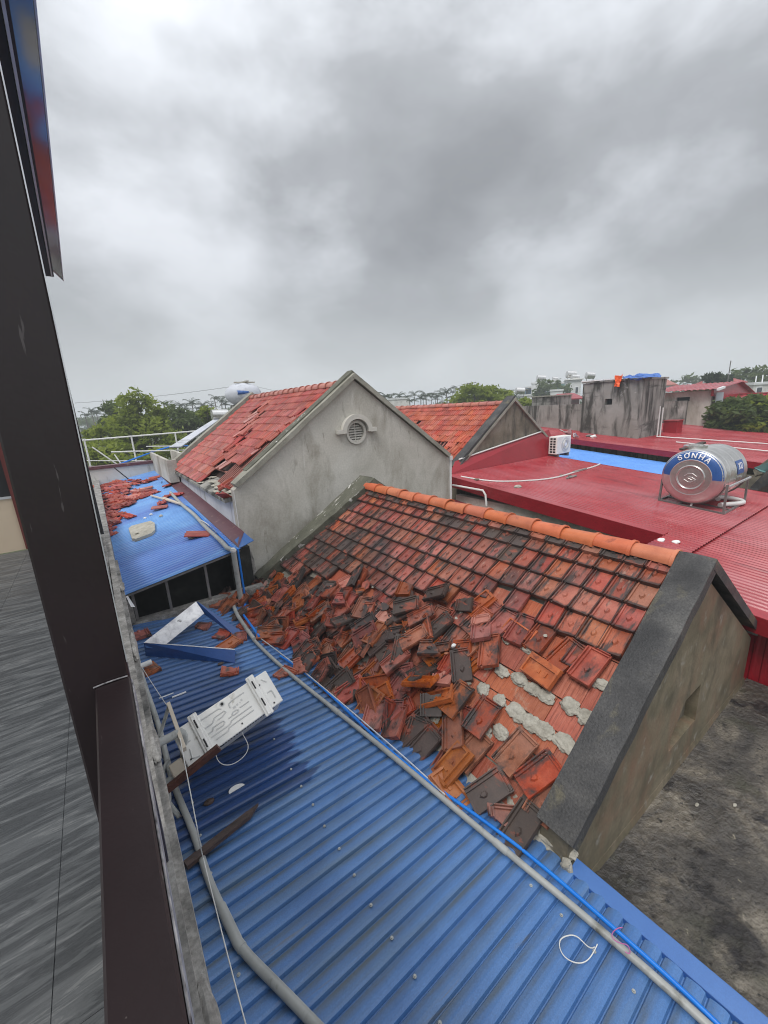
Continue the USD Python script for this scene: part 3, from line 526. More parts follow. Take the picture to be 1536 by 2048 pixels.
for s in (-1, 1):
    xo = s * .245 + .015
    ac("foot_rail", cat(rbox(.07, AD + .05, .022, .006, (xo, 0, .018)), rbox(.03, AD + .04, .014, .004, (xo, 0, .034))), m_acw)
    for yy in (-.1, .06): ac("foot_slot", bx(xo - .006, yy, .0405, xo + .006, yy + .07, .0425), m_black)
def groove(pts, w=.011):
    pts = np.array(pts); out = []
    q_ = np.linspace(0, len(pts) - 1, 6 * (len(pts) - 1) + 1); P = np.c_[[np.interp(q_, np.arange(len(pts)), pts[:, k]) for k in (0, 1)]].T; P[1:-1] = (P[:-2] + 2 * P[1:-1] + P[2:]) / 4; P = np.c_[P, np.full(len(P), .0082)]
    return tube(P, w / 2, 6)
for g in ([(-.20, .03), (-.13, .03), (-.10, .06), (-.02, .06), (-.01, .045), (-.05, .03), (-.09, .03)], [(-.19, -.02), (-.15, -.02), (-.145, .0), (-.06, .0), (-.05, -.015), (-.07, -.03), (-.13, -.03)],
          [(-.02, -.01), (.01, -.01), (.03, .012), (.06, .012), (.075, .0), (.06, -.012), (.02, -.012)], [(-.18, -.055), (-.03, -.055), (.0, -.035), (.17, -.035)], [(-.16, -.09), (-.06, -.09), (-.04, -.07), (.17, -.07)],
          [(-.20, .10), (-.05, .10), (-.03, .085)], [(.03, .05), (.03, .085), (.06, .095), (.17, .095)], [(.09, .01), (.17, .01)], [(-.36, .10), (-.36, .02), (-.31, .02)], [(-.34, -.03), (-.35, -.10), (-.30, -.12)], [(.33, .10), (.36, .06)], [(.32, -.02), (.36, -.02), (.36, -.09)]):
    ac("pressed_rib", groove(g), m_acg, 50)  # grey tint paints in the shading of the embossed white ribs
ac("drain_hole", cat(trimesh.creation.cylinder(.012, .006, sections=14, transform=trimesh.transformations.translation_matrix((-.01, .115, .0095)))), m_black)
ac("drain_ring", trimesh.creation.annulus(.013, .020, .006, sections=16, transform=trimesh.transformations.translation_matrix((-.01, .115, .009))), m_acg)
for k in range(19): ac("grille_slot", bx(-.12 + k * .0238, -AD / 2 + .008, -.125, -.12 + k * .0238 + .013, -AD / 2 + .0145, -.028), m_black)
ac("grille_slot", bx(-.16, -AD / 2 + .006, -.125, -.128, -AD / 2 + .014, -.028), m_black)
for x_, y_ in ((.30, .07), (.33, -.12), (-.36, -.10), (.05, -.105)): ac("bolt", trimesh.creation.cylinder(.007, .008, sections=8, transform=trimesh.transformations.translation_matrix((x_, y_, .009))), m_wireb)
ac("stamped_mark", cat(bx(.045, .028, .0075, .07, .046, .0088), bx(.076, .034, .0075, .092, .05, .0088), bx(.105, .038, .0075, .113, .048, .0088), bx(.12, .045, .0075, .135, .062, .0088)), m_acg)
w0 = (M @ V(-.20, -.17, .01, 1))[:3]; w1 = (M @ V(.02, -.16, -.03, 1))[:3]
obj("hanging_wire", tube(curve([w0, w0 + V(.02, -.02, -.10), (w0 + w1) / 2 + V(-.02, -.05, -.16), w1 + V(.02, -.03, -.14), w1 + V(.01, 0, -.05), w1], 24), .0035, 5), m_wire, t, 40)
bb = (M @ V(-.46, -.09, -.05, 1))[:3]
t2 = T("condenser_bracket", "pale wall bracket with a beige junction box holding the fallen condenser at the ledge", "bracket", bb)
Mb = M.copy(); Mb[:3, 3] = bb; frame_obj("junction_box", rbox(.10, .10, .07, .008), Mb, m_beige, t2)
q0, q1, q2 = atZ((337, 1408), -2.20), atZ((366, 1490), -2.32), atZ((322, 1460), -2.3)
obj("upright_arm", bar(q0, q1 + (q1 - q0) * .1, .045, .025, V(1, 0, 0)), m_beige, t2)
obj("brace_arm", bar(q0 + V(0, 0, -.02), q2 + V(-.02, 0, -.05), .02, .02), m_pvc, t2)
obj("refrigerant_hose", tube(curve([bb + V(-.02, -.02, -.03), bb + V(-.12, -.03, -.10), bb + V(-.10, -.10, -.2), bb + V(-.06, -.16, -.3)], 16), .018, 8), m_pvc, t2, 40)
obj("refrigerant_hose", tube(curve([bb + V(-.05, .1, .02), bb + V(-.10, .02, -.02), bb + V(-.09, -.06, -.10), bb + V(-.12, -.16, -.2), bb + V(-.06, -.22, -.36)], 16), .012, 8), m_pvc, t2, 40)

# ------------------------------------------------------------------ near tiled house
TA = math.radians(36.3); TN = V(-math.sin(TA), 0, math.cos(TA)); DOWN = V(-math.cos(TA), 0, -math.sin(TA)); ALONG = V(0, 1, 0)
OFF = -3.4237                                                       # coping top plane; tile surface 0.10 below it
def onR(q, d=-.10): return on(q, TN, OFF + d)
def Rp(row, col, d=-.10):                                           # row 1 = bottom of the first course under the ridge, one course = 0.2 m in plan
    x = 3.93 - .2 * row; y = 1.28 + .2 * col; return V(x, y, (OFF + d - TN[0] * x) / TN[2])
t_near = T("tiled_house", "nearest house, old mould-stained clay tiled roof whose lower half has slid apart", "house", (3.9, 4, -H))
XE, XB, ZP = 2.06, 5.94, -1.34                                     # eaves and peak of the outer gable face
zc = lambda x: (OFF - TN[0] * x) / TN[2]
# right gable: wall with a vent recess, then sloping copings
ze = zc(XE)
wl = Polygon([(2.10, -H), (5.86, -H), (5.86, -2.86), (3.93, -1.50), (2.10, ze - .14)])
vent = Polygon([(3.66, -3.12), (3.66, -2.98), (3.92, -2.71), (4.27, -2.71), (4.27, -3.12)])
obj("gable_wall", wallXZ(wl.difference(vent), 1.045, 1.24), m_gable, t_near)
obj("vent_back", bx(3.6, 1.14, -3.15, 4.3, 1.16, -2.68), m_greyd, t_near)
obj("gable_wall_core", wallXZ(Polygon([(2.15, -H), (5.8, -H), (5.8, -2.95), (3.93, -1.58), (2.15, -2.85)]), 1.24, 1.27), m_grime, t_near)
def coping(xa, xb, ya, yb, th, mat, parent, za=None, zb=None, n=14, seed=1, amp=.006, name="coping"):
    """sloping slab between (xa, za) and (xb, zb), its long edges at ya and yb (pairs for the two ends), top a little uneven"""
    (ya0, ya1), (yb0, yb1) = (ya if np.ndim(ya) else (ya, ya)), (yb if np.ndim(yb) else (yb, yb))
    ts, k = np.linspace(0, 1, n), 5; vs = []
    nn = unit(np.cross(V(xb - xa, 0, zb - za), V(0, 1, 0))); nn = nn if nn[2] > 0 else -nn
    for i, a in enumerate(ts):
        for j in range(k):
            b = j / (k - 1); y = (ya0 + (ya1 - ya0) * a) * (1 - b) + (yb0 + (yb1 - yb0) * a) * b
            p = V(xa + (xb - xa) * a, y, za + (zb - za) * a); e = amp * (meshkit.noise(V(p[0] * 6, p[1] * 9, seed)) - .5) * 2
            if j in (0, k - 1): e -= .006
            vs.append(p + nn * e + V(0, 1, 0) * (e if j in (0, k - 1) else 0))
    top = np.array(vs); v = np.vstack([top, top - nn * th]); o = len(top); f = []
    for i in range(n - 1):
        for j in range(k - 1):
            a, b, c, d = i * k + j, i * k + j + 1, (i + 1) * k + j + 1, (i + 1) * k + j
            f += [[a, b, c], [a, c, d], [o + a, o + c, o + b], [o + a, o + d, o + c]]
        for j, s in ((0, 1), (k - 1, 0)):
            a, d = i * k + j, (i + 1) * k + j; q = [[a, d, o + d], [a, o + d, o + a]]; f += q if s else [r[::-1] for r in q]
    for j in range(k - 1):
        a, b = j, j + 1; f += [[b, a, o + a], [b, o + a, o + b]]; a, b = (n - 1) * k + j, (n - 1) * k + j + 1; f += [[a, b, o + b], [a, o + b, o + a]]
    m = trimesh.Trimesh(v, f, process=False)
    if m.volume < 0: m.invert()
    return obj(name, m, mat, parent, 35)
coping(XE - .06, 3.95, 1.0, 1.265, .12, m_cope, t_near, zc(XE - .06), ZP, 24, 3, .0035)
coping(3.951, XB + .03, 1.0, 1.265, .085, m_cope, t_near, ZP, -2.73, 16, 4, .003)
obj("coping_end", bx(XB + .0, 1.01, -2.85, XB + .07, 1.2, -2.73), m_ledge, t_near)
obj("corner_render", slab([V(2.02, 1.04, -3.02), V(2.12, 1.03, -3.04), V(2.10, 1.035, -2.76), V(2.06, 1.04, -2.74)], V(0, .2, 0)), m_gable, t_near)
obj("corner_patch", lump(V(2.0, 1.02, -2.96), (.03, .035, .05), 5, 2, .6), m_mortar, t_near, 30)
# left gable wall and mossy coping
fy = lambda x: 6.05 + (3.95 - x) * .34
obj("far_gable_wall", wallXZ(Polygon([(1.95, -H), (5.8, -H), (5.8, -3.0), (4.0, -1.75), (1.95, -3.2)]), 6.86, 7.02), m_moss, t_near)
coping(1.93, 4.06, (6.78, 6.10), (7.05, 6.62), .17, m_moss, t_near, zc(1.93) + .02, -1.255, 24, 7, .008)
coping(4.061, 5.9, 6.10, 6.62, .12, m_moss, t_near, -1.255, -2.6, 10, 8, .01)
obj("inner_render", slab([V(1.93, 6.79, zc(1.93) - .13), V(4.06, 6.11, -1.40), V(4.06, 6.11, -1.60), V(1.93, 6.79, zc(1.93) - .36)], V(.0, .2, 0)), m_moss, t_near)
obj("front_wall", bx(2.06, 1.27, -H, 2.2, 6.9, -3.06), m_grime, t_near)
obj("back_wall", bx(5.7, 1.27, -H, 5.84, 6.9, -2.95), m_greyd, t_near)
bk = V(math.sin(TA) * 1.0, 0, math.cos(TA))
obj("back_slope", slab([V(4.0, 1.26, -1.44), V(5.95, 1.26, -2.86), V(5.95, 6.5, -2.86), V(4.0, 6.5, -1.44)], V(0, 0, -.05)), m_tiled, t_near)

def tile_body(seed=0, w=.203, L=.335, broken=False, under=False):
    """one old interlocking clay tile lying in its own xy plane (x across, +y towards its lower edge), as a manifold"""
    B = lambda x0, y0, z0, x1, y1, z1: m3.Manifold.cube((x1 - x0, y1 - y0, z1 - z0)).translate((x0, y0, z0))
    a, b = w / 2, L / 2
    P = [B(-a + .0015, -b, 0, a - .0015, b, .015), B(-a + .004, b - .022, -.026, a - .006, b - .0005, .020)]
    for x, h in ((a - .011, .034), (a - .038, .031)): P.append(m3.Manifold.hull_points([(x + d, y, z) for d, z in ((-.009, .010), (-.005, h), (.005, h), (.009, .010)) for y in (-b + .03, b - .002)]))
    P.append(m3.Manifold.hull_points([(x + d, y, z) for x in (-a + .006,) for d, z in ((-.008, .010), (-.004, .027), (.004, .027), (.008, .010)) for y in (-b + .035, b - .003)]))
    for y in (-b + .010, -b + .032): P.append(m3.Manifold.hull_points([(x, y + d, z) for d, z in ((-.008, .010), (-.004, .032), (.004, .032), (.008, .010)) for x in (-a + .01, a - .05)]))
    lx, ly = -.012, .045                                            # raised pointed lozenge
    o = [(lx - .026, ly - .014), (lx - .024, ly + .016), (lx, ly + .046), (lx + .026, ly + .014), (lx + .018, ly - .030), (lx - .006, ly - .034)]
    P.append(m3.Manifold.hull_points([(x, y, .010) for x, y in o] + [(lx + (x - lx) * .60, ly + (y - ly) * .55, .031) for x, y in o]))
    for x in (-a + .012, a - .05): P.append(B(x - .007, -b + .015, -.022, x + .007, b - .012, .002))   # frame below
    P.append(B(-a + .012, -b + .015, -.022, a - .05, -b + .03, .002)); P.append(B(-.03, -.012, -.009, .0, .012, .002)); P.append(B(-a + .07, b - .10, -.014, a - .09, b - .086, .002))
    return m3.Manifold.batch_boolean(P, m3.OpType.Add)
BODY = tile_body(); TILE = tri(BODY)
def chipped(seed):
    r = np.random.RandomState(seed); m = BODY
    for _ in range(r.randint(1, 4)):
        c = np.array([r.choice([-.1, .1]), r.choice([-.17, .17, .17]), .01]) + r.normal(0, .02, 3) * [1, 1, .3]; m = m - m3.Manifold.sphere(r.uniform(.016, .034), 7).translate(tuple(c))
    return tri(m)
CHIPS = [TILE, TILE, TILE] + [chipped(s_) for s_ in range(5)]; rs = np.random.RandomState(11)
def broken(seed):
    r = np.random.RandomState(seed); n = 9
    if r.rand() < .6:                                               # a jagged break across
        x = np.linspace(-.14, .14, n); y0 = r.uniform(-.06, .06); s = r.uniform(-.7, .7); y = y0 + s * x + r.uniform(-.012, .012, n)
        poly = Polygon(list(zip(x, y)) + ([(.14, .2), (-.14, .2)] if r.rand() < .5 else [(.14, -.2), (-.14, -.2)]))
    else:                                                           # a loose shard
        k = r.randint(5, 8); an = np.sort(r.uniform(0, 2 * np.pi, k)) ; an = np.linspace(0, 2 * np.pi, k, endpoint=False) + r.uniform(-.35, .35, k)
        rr = r.uniform(.045, .085, k); c = r.uniform(-.04, .04), r.uniform(-.08, .08); poly = Polygon([(c[0] + rr[i] * np.cos(an[i]), c[1] + rr[i] * np.sin(an[i])) for i in range(k)])
    poly = poly.buffer(0)
    ex = trimesh.creation.extrude_polygon(poly if poly.geom_type == "Polygon" else poly.geoms[0], .1, engine="earcut"); ex.apply_translation((0, 0, -.05))
    g = tri(BODY ^ mani(ex))
    v = g.vertices; c = (v.min(0) + v.max(0)) / 2; c[2] = 0
    return trimesh.Trimesh(v - c, g.faces, process=False)
BROKEN = [b for b in (broken(s) for s in range(100, 140)) if len(b.faces) > 12][:26]

def R_to(u_down, nrm):                                              # rotation whose y = down direction, z = normal
    y = unit(u_down); z = unit(nrm - y * (nrm @ y)); return np.stack([np.cross(y, z), y, z], 1)
keep_at = lambda c: float(np.interp(c, [0, 1.5, 3, 5, 6.5, 9, 11, 13, 15, 18, 20.5, 23, 26], [5, 5, 4, 4, 4, 4.6, 5, 5.6, 5.8, 6, 7, 8, 8.4]))
ncol = 27
for c in range(ncol):
    kmax = int(math.floor(keep_at(c + .5) + rs.uniform(-.15, .5)))
    for r in range(1, kmax + 1):
        foot = Rp(r, c + .5, -.10)
        if foot[1] > fy(foot[0]) + .06: continue
        near_edge = r >= kmax - 1
        yaw = rs.normal(0, .012 if not near_edge else .05); lift = abs(rs.normal(0, .002 if not near_edge else .008))
        d = DOWN * math.cos(yaw) + ALONG * math.sin(yaw)
        tilt = .27 + rs.normal(0, .012 if not near_edge else .03); y_ = unit(d * math.cos(tilt) + TN * math.sin(tilt) * .55)
        R = R_to(y_, TN + ALONG * rs.normal(0, .015 if not near_edge else .05))
        M = np.eye(4); M[:3, :3] = R; M[:3, 3] = foot - y_ * .165 + TN * (lift + .006) + ALONG * rs.normal(0, .002)
        if c == 0: M[:3, 3] = M[:3, 3] + V(0, .012, 0)
        dark = meshkit.noise(V(r * .45, c * .35, 3.3)) + rs.uniform(-.22, .22)
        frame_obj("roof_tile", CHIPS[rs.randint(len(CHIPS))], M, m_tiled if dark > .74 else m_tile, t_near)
# first course pieces under the ridge and ridge caps
for c in range(24):
    foot = Rp(.50, c + .5 + rs.normal(0, .02), -.070 + rs.normal(0, .003)); y_ = unit(DOWN + TN * .10); R = R_to(y_, TN); M = np.eye(4); M[:3, :3] = R; M[:3, 3] = foot - y_ * .09
    h = trimesh.Trimesh(TILE.vertices * [1, .55, 1], TILE.faces, process=False)
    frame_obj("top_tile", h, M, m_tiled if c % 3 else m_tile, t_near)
obj("ridge_bedding", wallXZ(Polygon([(3.85, -1.60), (4.08, -1.60), (4.02, -1.42), (3.92, -1.42)]), 1.27, 6.12), m_cope, t_near)
def ridge_cap(L, r0=.105, r1=.118, lip=.03, n=11, h=.10):
    """a half-round ridge tile along +y with a raised collar at its near end"""
    prof = [(0, r1 + .012), (lip, r1 + .012), (lip + .006, r1), (L, r0)]
    an = np.linspace(-.15, math.pi + .15, n); vs, f = [], []
    for y, r in prof:
        for a in an: vs.append((math.cos(a) * r * 1.05, y, math.sin(a) * r * .92))
    for y, r in prof[::-1]:
        for a in an: vs.append((math.cos(a) * (r - .016) * 1.05, y, math.sin(a) * (r - .016) * .92))
    m = len(prof) * 2
    for i in range(m):
        i2 = (i + 1) % m
        for k in range(n - 1): f += [[i * n + k, i2 * n + k, i2 * n + k + 1], [i * n + k, i2 * n + k + 1, i * n + k + 1]]
    for k in (0, n - 1):
        for i in range(len(prof) - 1): a, b, c, d = i * n + k, (i + 1) * n + k, (m - 2 - i) * n + k, (m - 1 - i) * n + k; f += [[a, b, c], [a, c, d]]
    g = trimesh.Trimesh(vs, f, process=False); g.fix_normals(); return g
RC = ridge_cap(.385, .090, .101)
y = 1.262; k = 0
while y < 6.1:
    M = np.eye(4); a = rs.normal(0, .008); M[:3, :3] = [[math.cos(a), -math.sin(a), 0], [math.sin(a), math.cos(a), 0], [0, rs.normal(0, .01), 1]]
    M[:3, 3] = (3.965 + rs.normal(0, .004), y, -1.448 + .006 * (y - 1.2) + rs.normal(0, .003)); frame_obj("ridge_tile", RC, M, m_ridge, t_near, 40); y += .352; k += 1
# the clay-block deck and mortar laid bare on the lower right, rafters and eave below
def deck(name, r0, c0, r1, c1, d=-.155, th=.04, mat=m_brick):
    P = [Rp(r0, c0, d), Rp(r0, c1, d), Rp(r1, c1, d), Rp(r1, c0, d)]
    return obj(name, slab(P, -TN * th), mat, t_near)
for r in range(3, 11):
    off_ = (r % 2) * .5
    for c in range(-1, 14):
        a, b = max(0, c * 1.55 + off_ * 1.3), min(22, c * 1.55 + off_ * 1.3 + 1.53)
        if b - a > .15: deck("deck_block", r * .98 + .02, a, r * .98 + .96, b, -.155 + rs.normal(0, .003))
obj("underlay_slab", slab([Rp(0.2, -.05, -.20), Rp(.2, 26.5, -.20), Rp(10, 27.5, -.20), Rp(10, -.05, -.20)], -TN * .06), m_mortar, t_near)
obj("eave_beam", slab([Rp(9.55, -.05, -.15), Rp(9.55, 27.3, -.15), Rp(10.2, 27.3, -.15), Rp(10.2, -.05, -.15)], V(0, 0, -.22)), m_mortar, t_near)
zz = lambda x, y: (800 + x / 2.56, 1080 + y / 2.56)
def blob(q, rx, ry, seed, d=-.125, rot=0, name="mortar_lump", rz=.028):
    c = onR(q, d); Rm = R_to(unit(DOWN * math.cos(rot) + ALONG * math.sin(rot)), TN)
    obj(name, lump(c, (rx, ry, rz), seed, 3, .58, Rm), m_mortar, t_near, 50)
for i, (x, y, rx, ry) in enumerate([(470, 440, .07, .07), (550, 510, .07, .05), (655, 555, .085, .05), (445, 640, .07, .05), (520, 670, .09, .055), (610, 712, .10, .06), (680, 762, .09, .06), (745, 800, .10, .06), (870, 850, .10, .065), (950, 905, .09, .07),
                                    (285, 690, .06, .05), (335, 722, .07, .045), (425, 765, .075, .065), (510, 825, .08, .06), (600, 885, .11, .075), (670, 935, .10, .07), (735, 975, .11, .075), (840, 1040, .11, .07), (300, 865, .08, .06), (515, 985, .09, .06), (180, 915, .06, .06), (1020, 735, .09, .05), (440, 985, .07, .06), (370, 900, .08, .06)]):
    blob(zz(x, y), rx * .80, ry * .86, i, -.138, rz=.026)
for i, (x, y, rx, ry) in enumerate([(380, 1150, .12, .07), (560, 1330, .10, .10), (770, 1520, .16, .085), (700, 1480, .10, .09), (830, 1560, .09, .06)]):
    blob(zz(x, y), rx, ry, 40 + i, -.20, name="eave_mortar", rz=.05)
for i, (x, y, rx, ry) in enumerate([(560, 350, .12, .09), (620, 430, .16, .10), (700, 460, .14, .10), (780, 550, .14, .10), (850, 560, .12, .08), (240, 70, .2, .1), (760, 180, .07, .06), (840, 200, .06, .05)]):
    blob((460 + x / 3.072, 1140 + y / 3.072), rx, ry, 60 + i, -.165, name="eave_mortar", rz=.05)

# ------------------------------------------------------------------ loose tiles slid down the near roof
LO = {"whole": "whole loose clay roof tile", "dark": "mould-blackened loose roof tile", "under": "loose roof tile orange underside up", "broken": "broken piece of clay roof tile"}
LM = {"whole": m_loose, "dark": m_tiled, "under": m_under, "broken": m_loose}
def put_loose(P, Rm, kind, mesh=None, label=None, sc=1.0, mat=None):
    g = CHIPS[int(abs(P[0] * 971 + P[1] * 337)) % len(CHIPS)] if mesh is None else mesh
    M = np.eye(4); M[:3, :3] = Rm * sc; M[:3, 3] = P
    c = (P[1] - 1.28) / .2; w_ = [" beside the bare clay deck", " in the middle of the heap", " left of the heap's middle", " in the far end of the heap by the downpipe"][int(np.searchsorted([8.5, 14, 20], c))]
    frame_obj("loose_tile" if kind != "broken" else "tile_fragment", g, M, mat or LM[kind], None, label=label or LO[kind] + w_, cat="roof tile", group=None if label else LO[kind] + w_)
Z6 = lambda x, y: (460 + x / 3.072, 1140 + y / 3.072)
def heap(q): return onR(q, -.10)
def lay(head, foot, kind="whole", lift=.0, roll=0.0, pitch=0.0, label=None, mesh=None):
    """head, foot: picture positions of the tile's two short ends; roll / pitch tip it about its long / short axis"""
    d = -.105 + lift; a, b = onR(head, d), onR(foot, d); mid = (a + b) / 2
    low = (mid - V(0, 0, bz(mid[0]) + .045))[2]
    if low < 0: mid = mid * (1 + low / mid[2] * -1.0 * 0) + V(0, 0, -low)   # never below the blue roof
    y = unit(b - a); nn = TN * math.cos(roll) + np.cross(y, TN) * math.sin(roll); y2 = unit(y * math.cos(pitch) + nn * math.sin(pitch)); R = R_to(y2, nn)
    if kind == "under": R = np.stack([-R[:, 0], R[:, 1], -R[:, 2]], 1)
    put_loose(mid, R, kind, mesh, label)
E7 = lambda *a: [(zz(*a[:2]), zz(*a[2:4]))]
for (hx, hy, fx, fy_), kd, li, ro, pi, lb in [
    ((1020, 570, 920, 715), "whole", .02, .0, .12, "slid tile with blackened edges at the top right of the bare deck"),
    ((890, 545, 800, 635), "whole", .0, 0, .05, "pink tile with a lozenge just below the intact courses above the bare deck"),
    ((640, 610, 800, 725), "under", .05, .1, .1, "rotated orange tile with a lump of mortar stuck on it, lying across the mortar rows"),
    ((465, 825, 370, 985), "whole", .06, -.15, .15, "pinkish loose tile propped up alone between the two lower mortar rows"),
    ((660, 1000, 520, 1165), "whole", .05, -.05, .05, "big pink loose tile nearest the dark coping, upper one of a pair"),
    ((800, 1125, 625, 1265), "whole", .04, .05, .05, "big pink loose tile nearest the dark coping, lower one of a pair"),
    ((785, 1250, 715, 1390), "whole", .0, 0, .1, "narrow red tile end against the foot of the dark coping"),
    ((545, 1215, 365, 1345), "dark", .06, -.1, .05, "brown-black tile with deep side ridges hanging over the blue pipe"),
    ((665, 1390, 580, 1535), "dark", .03, .1, .1, "blackened tile with an orange lozenge at the very bottom of the heap"),
    ((325, 1070, 215, 1215), "under", .10, .15, .1, "bright orange upturned tile with a rim frame near the bottom of the heap"),
    ((195, 1240, 335, 1370), "under", .04, -.7, -.3, "brown curved tile underside leaning over the blue pipe"),
    ((185, 975, 50, 1130), "dark", .05, .0, .0, "dark tile with a broken orange corner above the blue pipe"),
    ((130, 900, 5, 1020), "dark", .06, .05, .05, "dark tile with a pink lozenge, middle of the lower edge of the heap"),
    ((265, 912, 280, 1045), "whole", .05, .1, .2, "short upright tile with orange end ridges beside the lower mortar row"),
    ((10, 715, 200, 720), "under", .14, -.75, .0, "large orange upturned tile standing on edge in the middle of the heap"),
    ((70, 830, 310, 770), "under", .07, -.45, .0, "long orange upturned tile lying under the one standing on edge"),
    ((460, 500, 455, 635), "whole", .05, .1, .1, "small ridged tile above the left end of the bare deck"),
    ((375, 300, 275, 440), "whole", .02, .0, .05, "upper of two pink slid tiles just below the intact courses"),
    ((450, 355, 335, 470), "whole", .02, .02, .05, "lower of two pink slid tiles just below the intact courses"),
    ((250, 395, 150, 480), "dark", .04, .2, .0, None), ((560, 430, 660, 500), "under", .0, 0, 0, "orange-brown tile lying flat at the top left corner of the bare deck")]:
    lay(zz(hx, hy), zz(fx, fy_), kd, li, ro, pi, lb)
lay(zz(520, 1375), zz(530, 1480), "broken", .04, -.5, .2, "narrow ridged shard standing beside the lowest blackened tile", BROKEN[3])
for (hx, hy, fx, fy_), kd, li, ro, pi, lb in [
    ((400, 215, 300, 300), "whole", .10, .1, .1, "thick orange-red tile on the heap nearest the mossy coping's foot"), ((170, 150, 80, 215), "under", .16, .0, .1, "glossy orange tile at the far left end of the heap beside the blue downpipe"),
    ((275, 335, 100, 385), "dark", .10, .1, .0, "brown-black tile at the upper end of the grey gutter pipe"), ((540, 140, 490, 250), "whole", .08, .2, .2, "upright pinkish tile at the upper edge of the far heap"),
    ((610, 215, 500, 300), "whole", .08, 0, .05, None), ((725, 215, 610, 310), "whole", .07, 0, .05, None), ((725, 285, 590, 390), "whole", .05, 0, .0, None), ((920, 340, 865, 430), "under", .08, .1, .15, "small bright orange tile with end ridges in the upper middle of the heap"),
    ((790, 490, 710, 580), "under", .07, .1, .1, "upturned tile shining wet above the bare eave mortar"), ((620, 490, 505, 585), "whole", .04, .1, .1, None), ((680, 590, 510, 630), "dark", .02, -.4, .0, "long dark tile lying parallel to the gutter pipe"),
    ((490, 430, 360, 530), "whole", .05, .1, .1, None), ((1070, 500, 965, 605), "whole", .09, .15, .1, "pale wet tile tipped up in the middle of the heap"), ((1290, 470, 1180, 490), "broken", .10, .3, .2, "pale pink broken slab on top of the heap"),
    ((995, 735, 825, 830), "under", .10, -.35, .0, "big orange upturned tile facing the camera above the gutter pipe"), ((690, 650, 720, 820), "under", .05, .35, .0, "orange tile underside lying steeply beside the gutter pipe, left of the big one"),
    ((1110, 815, 970, 920), "whole", .06, .1, .05, None), ((980, 905, 905, 1020), "broken", .03, .2, .2, None), ((970, 400, 860, 500), "dark", .06, .05, .05, None), ((1030, 430, 920, 530), "dark", .05, .05, .05, None), ((1180, 380, 1080, 450), "whole", .09, .1, .1, None),
    ((740, 170, 630, 190), "broken", .12, .2, .2, None), ((640, 90, 590, 170), "broken", .10, .2, .2, None), ((1230, 250, 1120, 310), "whole", .05, .15, .05, None), ((1310, 320, 1230, 400), "dark", .03, .1, .05, None), ((1110, 230, 1000, 300), "dark", .03, .1, .05, None),
    ((870, 290, 770, 370), "dark", .06, .1, .1, None), ((800, 420, 770, 500), "broken", .05, .1, .1, None), ((850, 640, 770, 700), "whole", .05, .1, .1, None), ((920, 590, 840, 680), "whole", .04, -.1, .1, None), ((450, 350, 310, 390), "whole", .07, -.2, .1, None)]:
    lay(Z6(hx, hy), Z6(fx, fy_), kd, li, ro, pi, lb, BROKEN[int(hx) % len(BROKEN)] if kd == "broken" else None)
rf = np.random.RandomState(23); nl = 0
for layer in range(3):
    for c in np.arange(4.2, 27.2, .82):
        top = keep_at(c) + .55
        for r in np.arange(top, (3.93 - (1.95 - .133 * (1.28 + .2 * c) + .16)) / .2, 1.1):
            if rf.rand() < (.30 if layer == 0 else .62) or (c < 5.8 and 4 < r < 7.4): continue
            cc, rr = c + rf.uniform(-.4, .4), r + rf.uniform(-.5, .5)
            if cc < 5 and rr < 9.2: continue
            lift = -.035 + layer * .045 + rf.uniform(0, .03); P = Rp(rr, cc, -.10 + lift)
            if P[1] > fy(P[0]) + .05: continue
            P[2] = max(P[2], bz(P[0]) + .05 + layer * .02)
            u = rf.rand(); kd = "broken" if u < (.42 if layer else .25) else "under" if u > .90 else "dark" if u > .74 else "whole"
            yaw = rf.normal(0, .25 if layer == 0 else .55); ro, pi = rf.normal(0, .13 + .06 * layer), rf.normal(.08, .14 + .06 * layer)
            d = DOWN * math.cos(yaw) + ALONG * math.sin(yaw); nn = TN * math.cos(ro) + np.cross(d, TN) * math.sin(ro)
            R = R_to(unit(d * math.cos(pi) + nn * math.sin(pi)), nn)
            if kd == "under": R = np.stack([-R[:, 0], R[:, 1], -R[:, 2]], 1)
            put_loose(P, R, kd, BROKEN[rf.randint(len(BROKEN))] if kd == "broken" else None, mat=(m_shard if kd == "broken" and rf.rand() < .22 else m_tiled if kd == "broken" and rf.rand() < .3 else None)); nl += 1
for rr, cc, yw in ((4.9, 3.4, .05), (5.0, 4.45, -.08), (5.1, 5.5, .10), (5.3, 6.5, -.05), (6.3, 6.2, .15), (7.4, 6.6, -.2), (8.5, 5.8, .1), (9.2, 4.6, -.15), (9.6, 3.3, .12), (6.4, 7.3, .0), (7.5, 7.7, .2)):
    d = DOWN * math.cos(yw) + ALONG * math.sin(yw); R = R_to(unit(d + TN * .12), TN); put_loose(Rp(rr - .5, cc, -.105), R, 'whole')
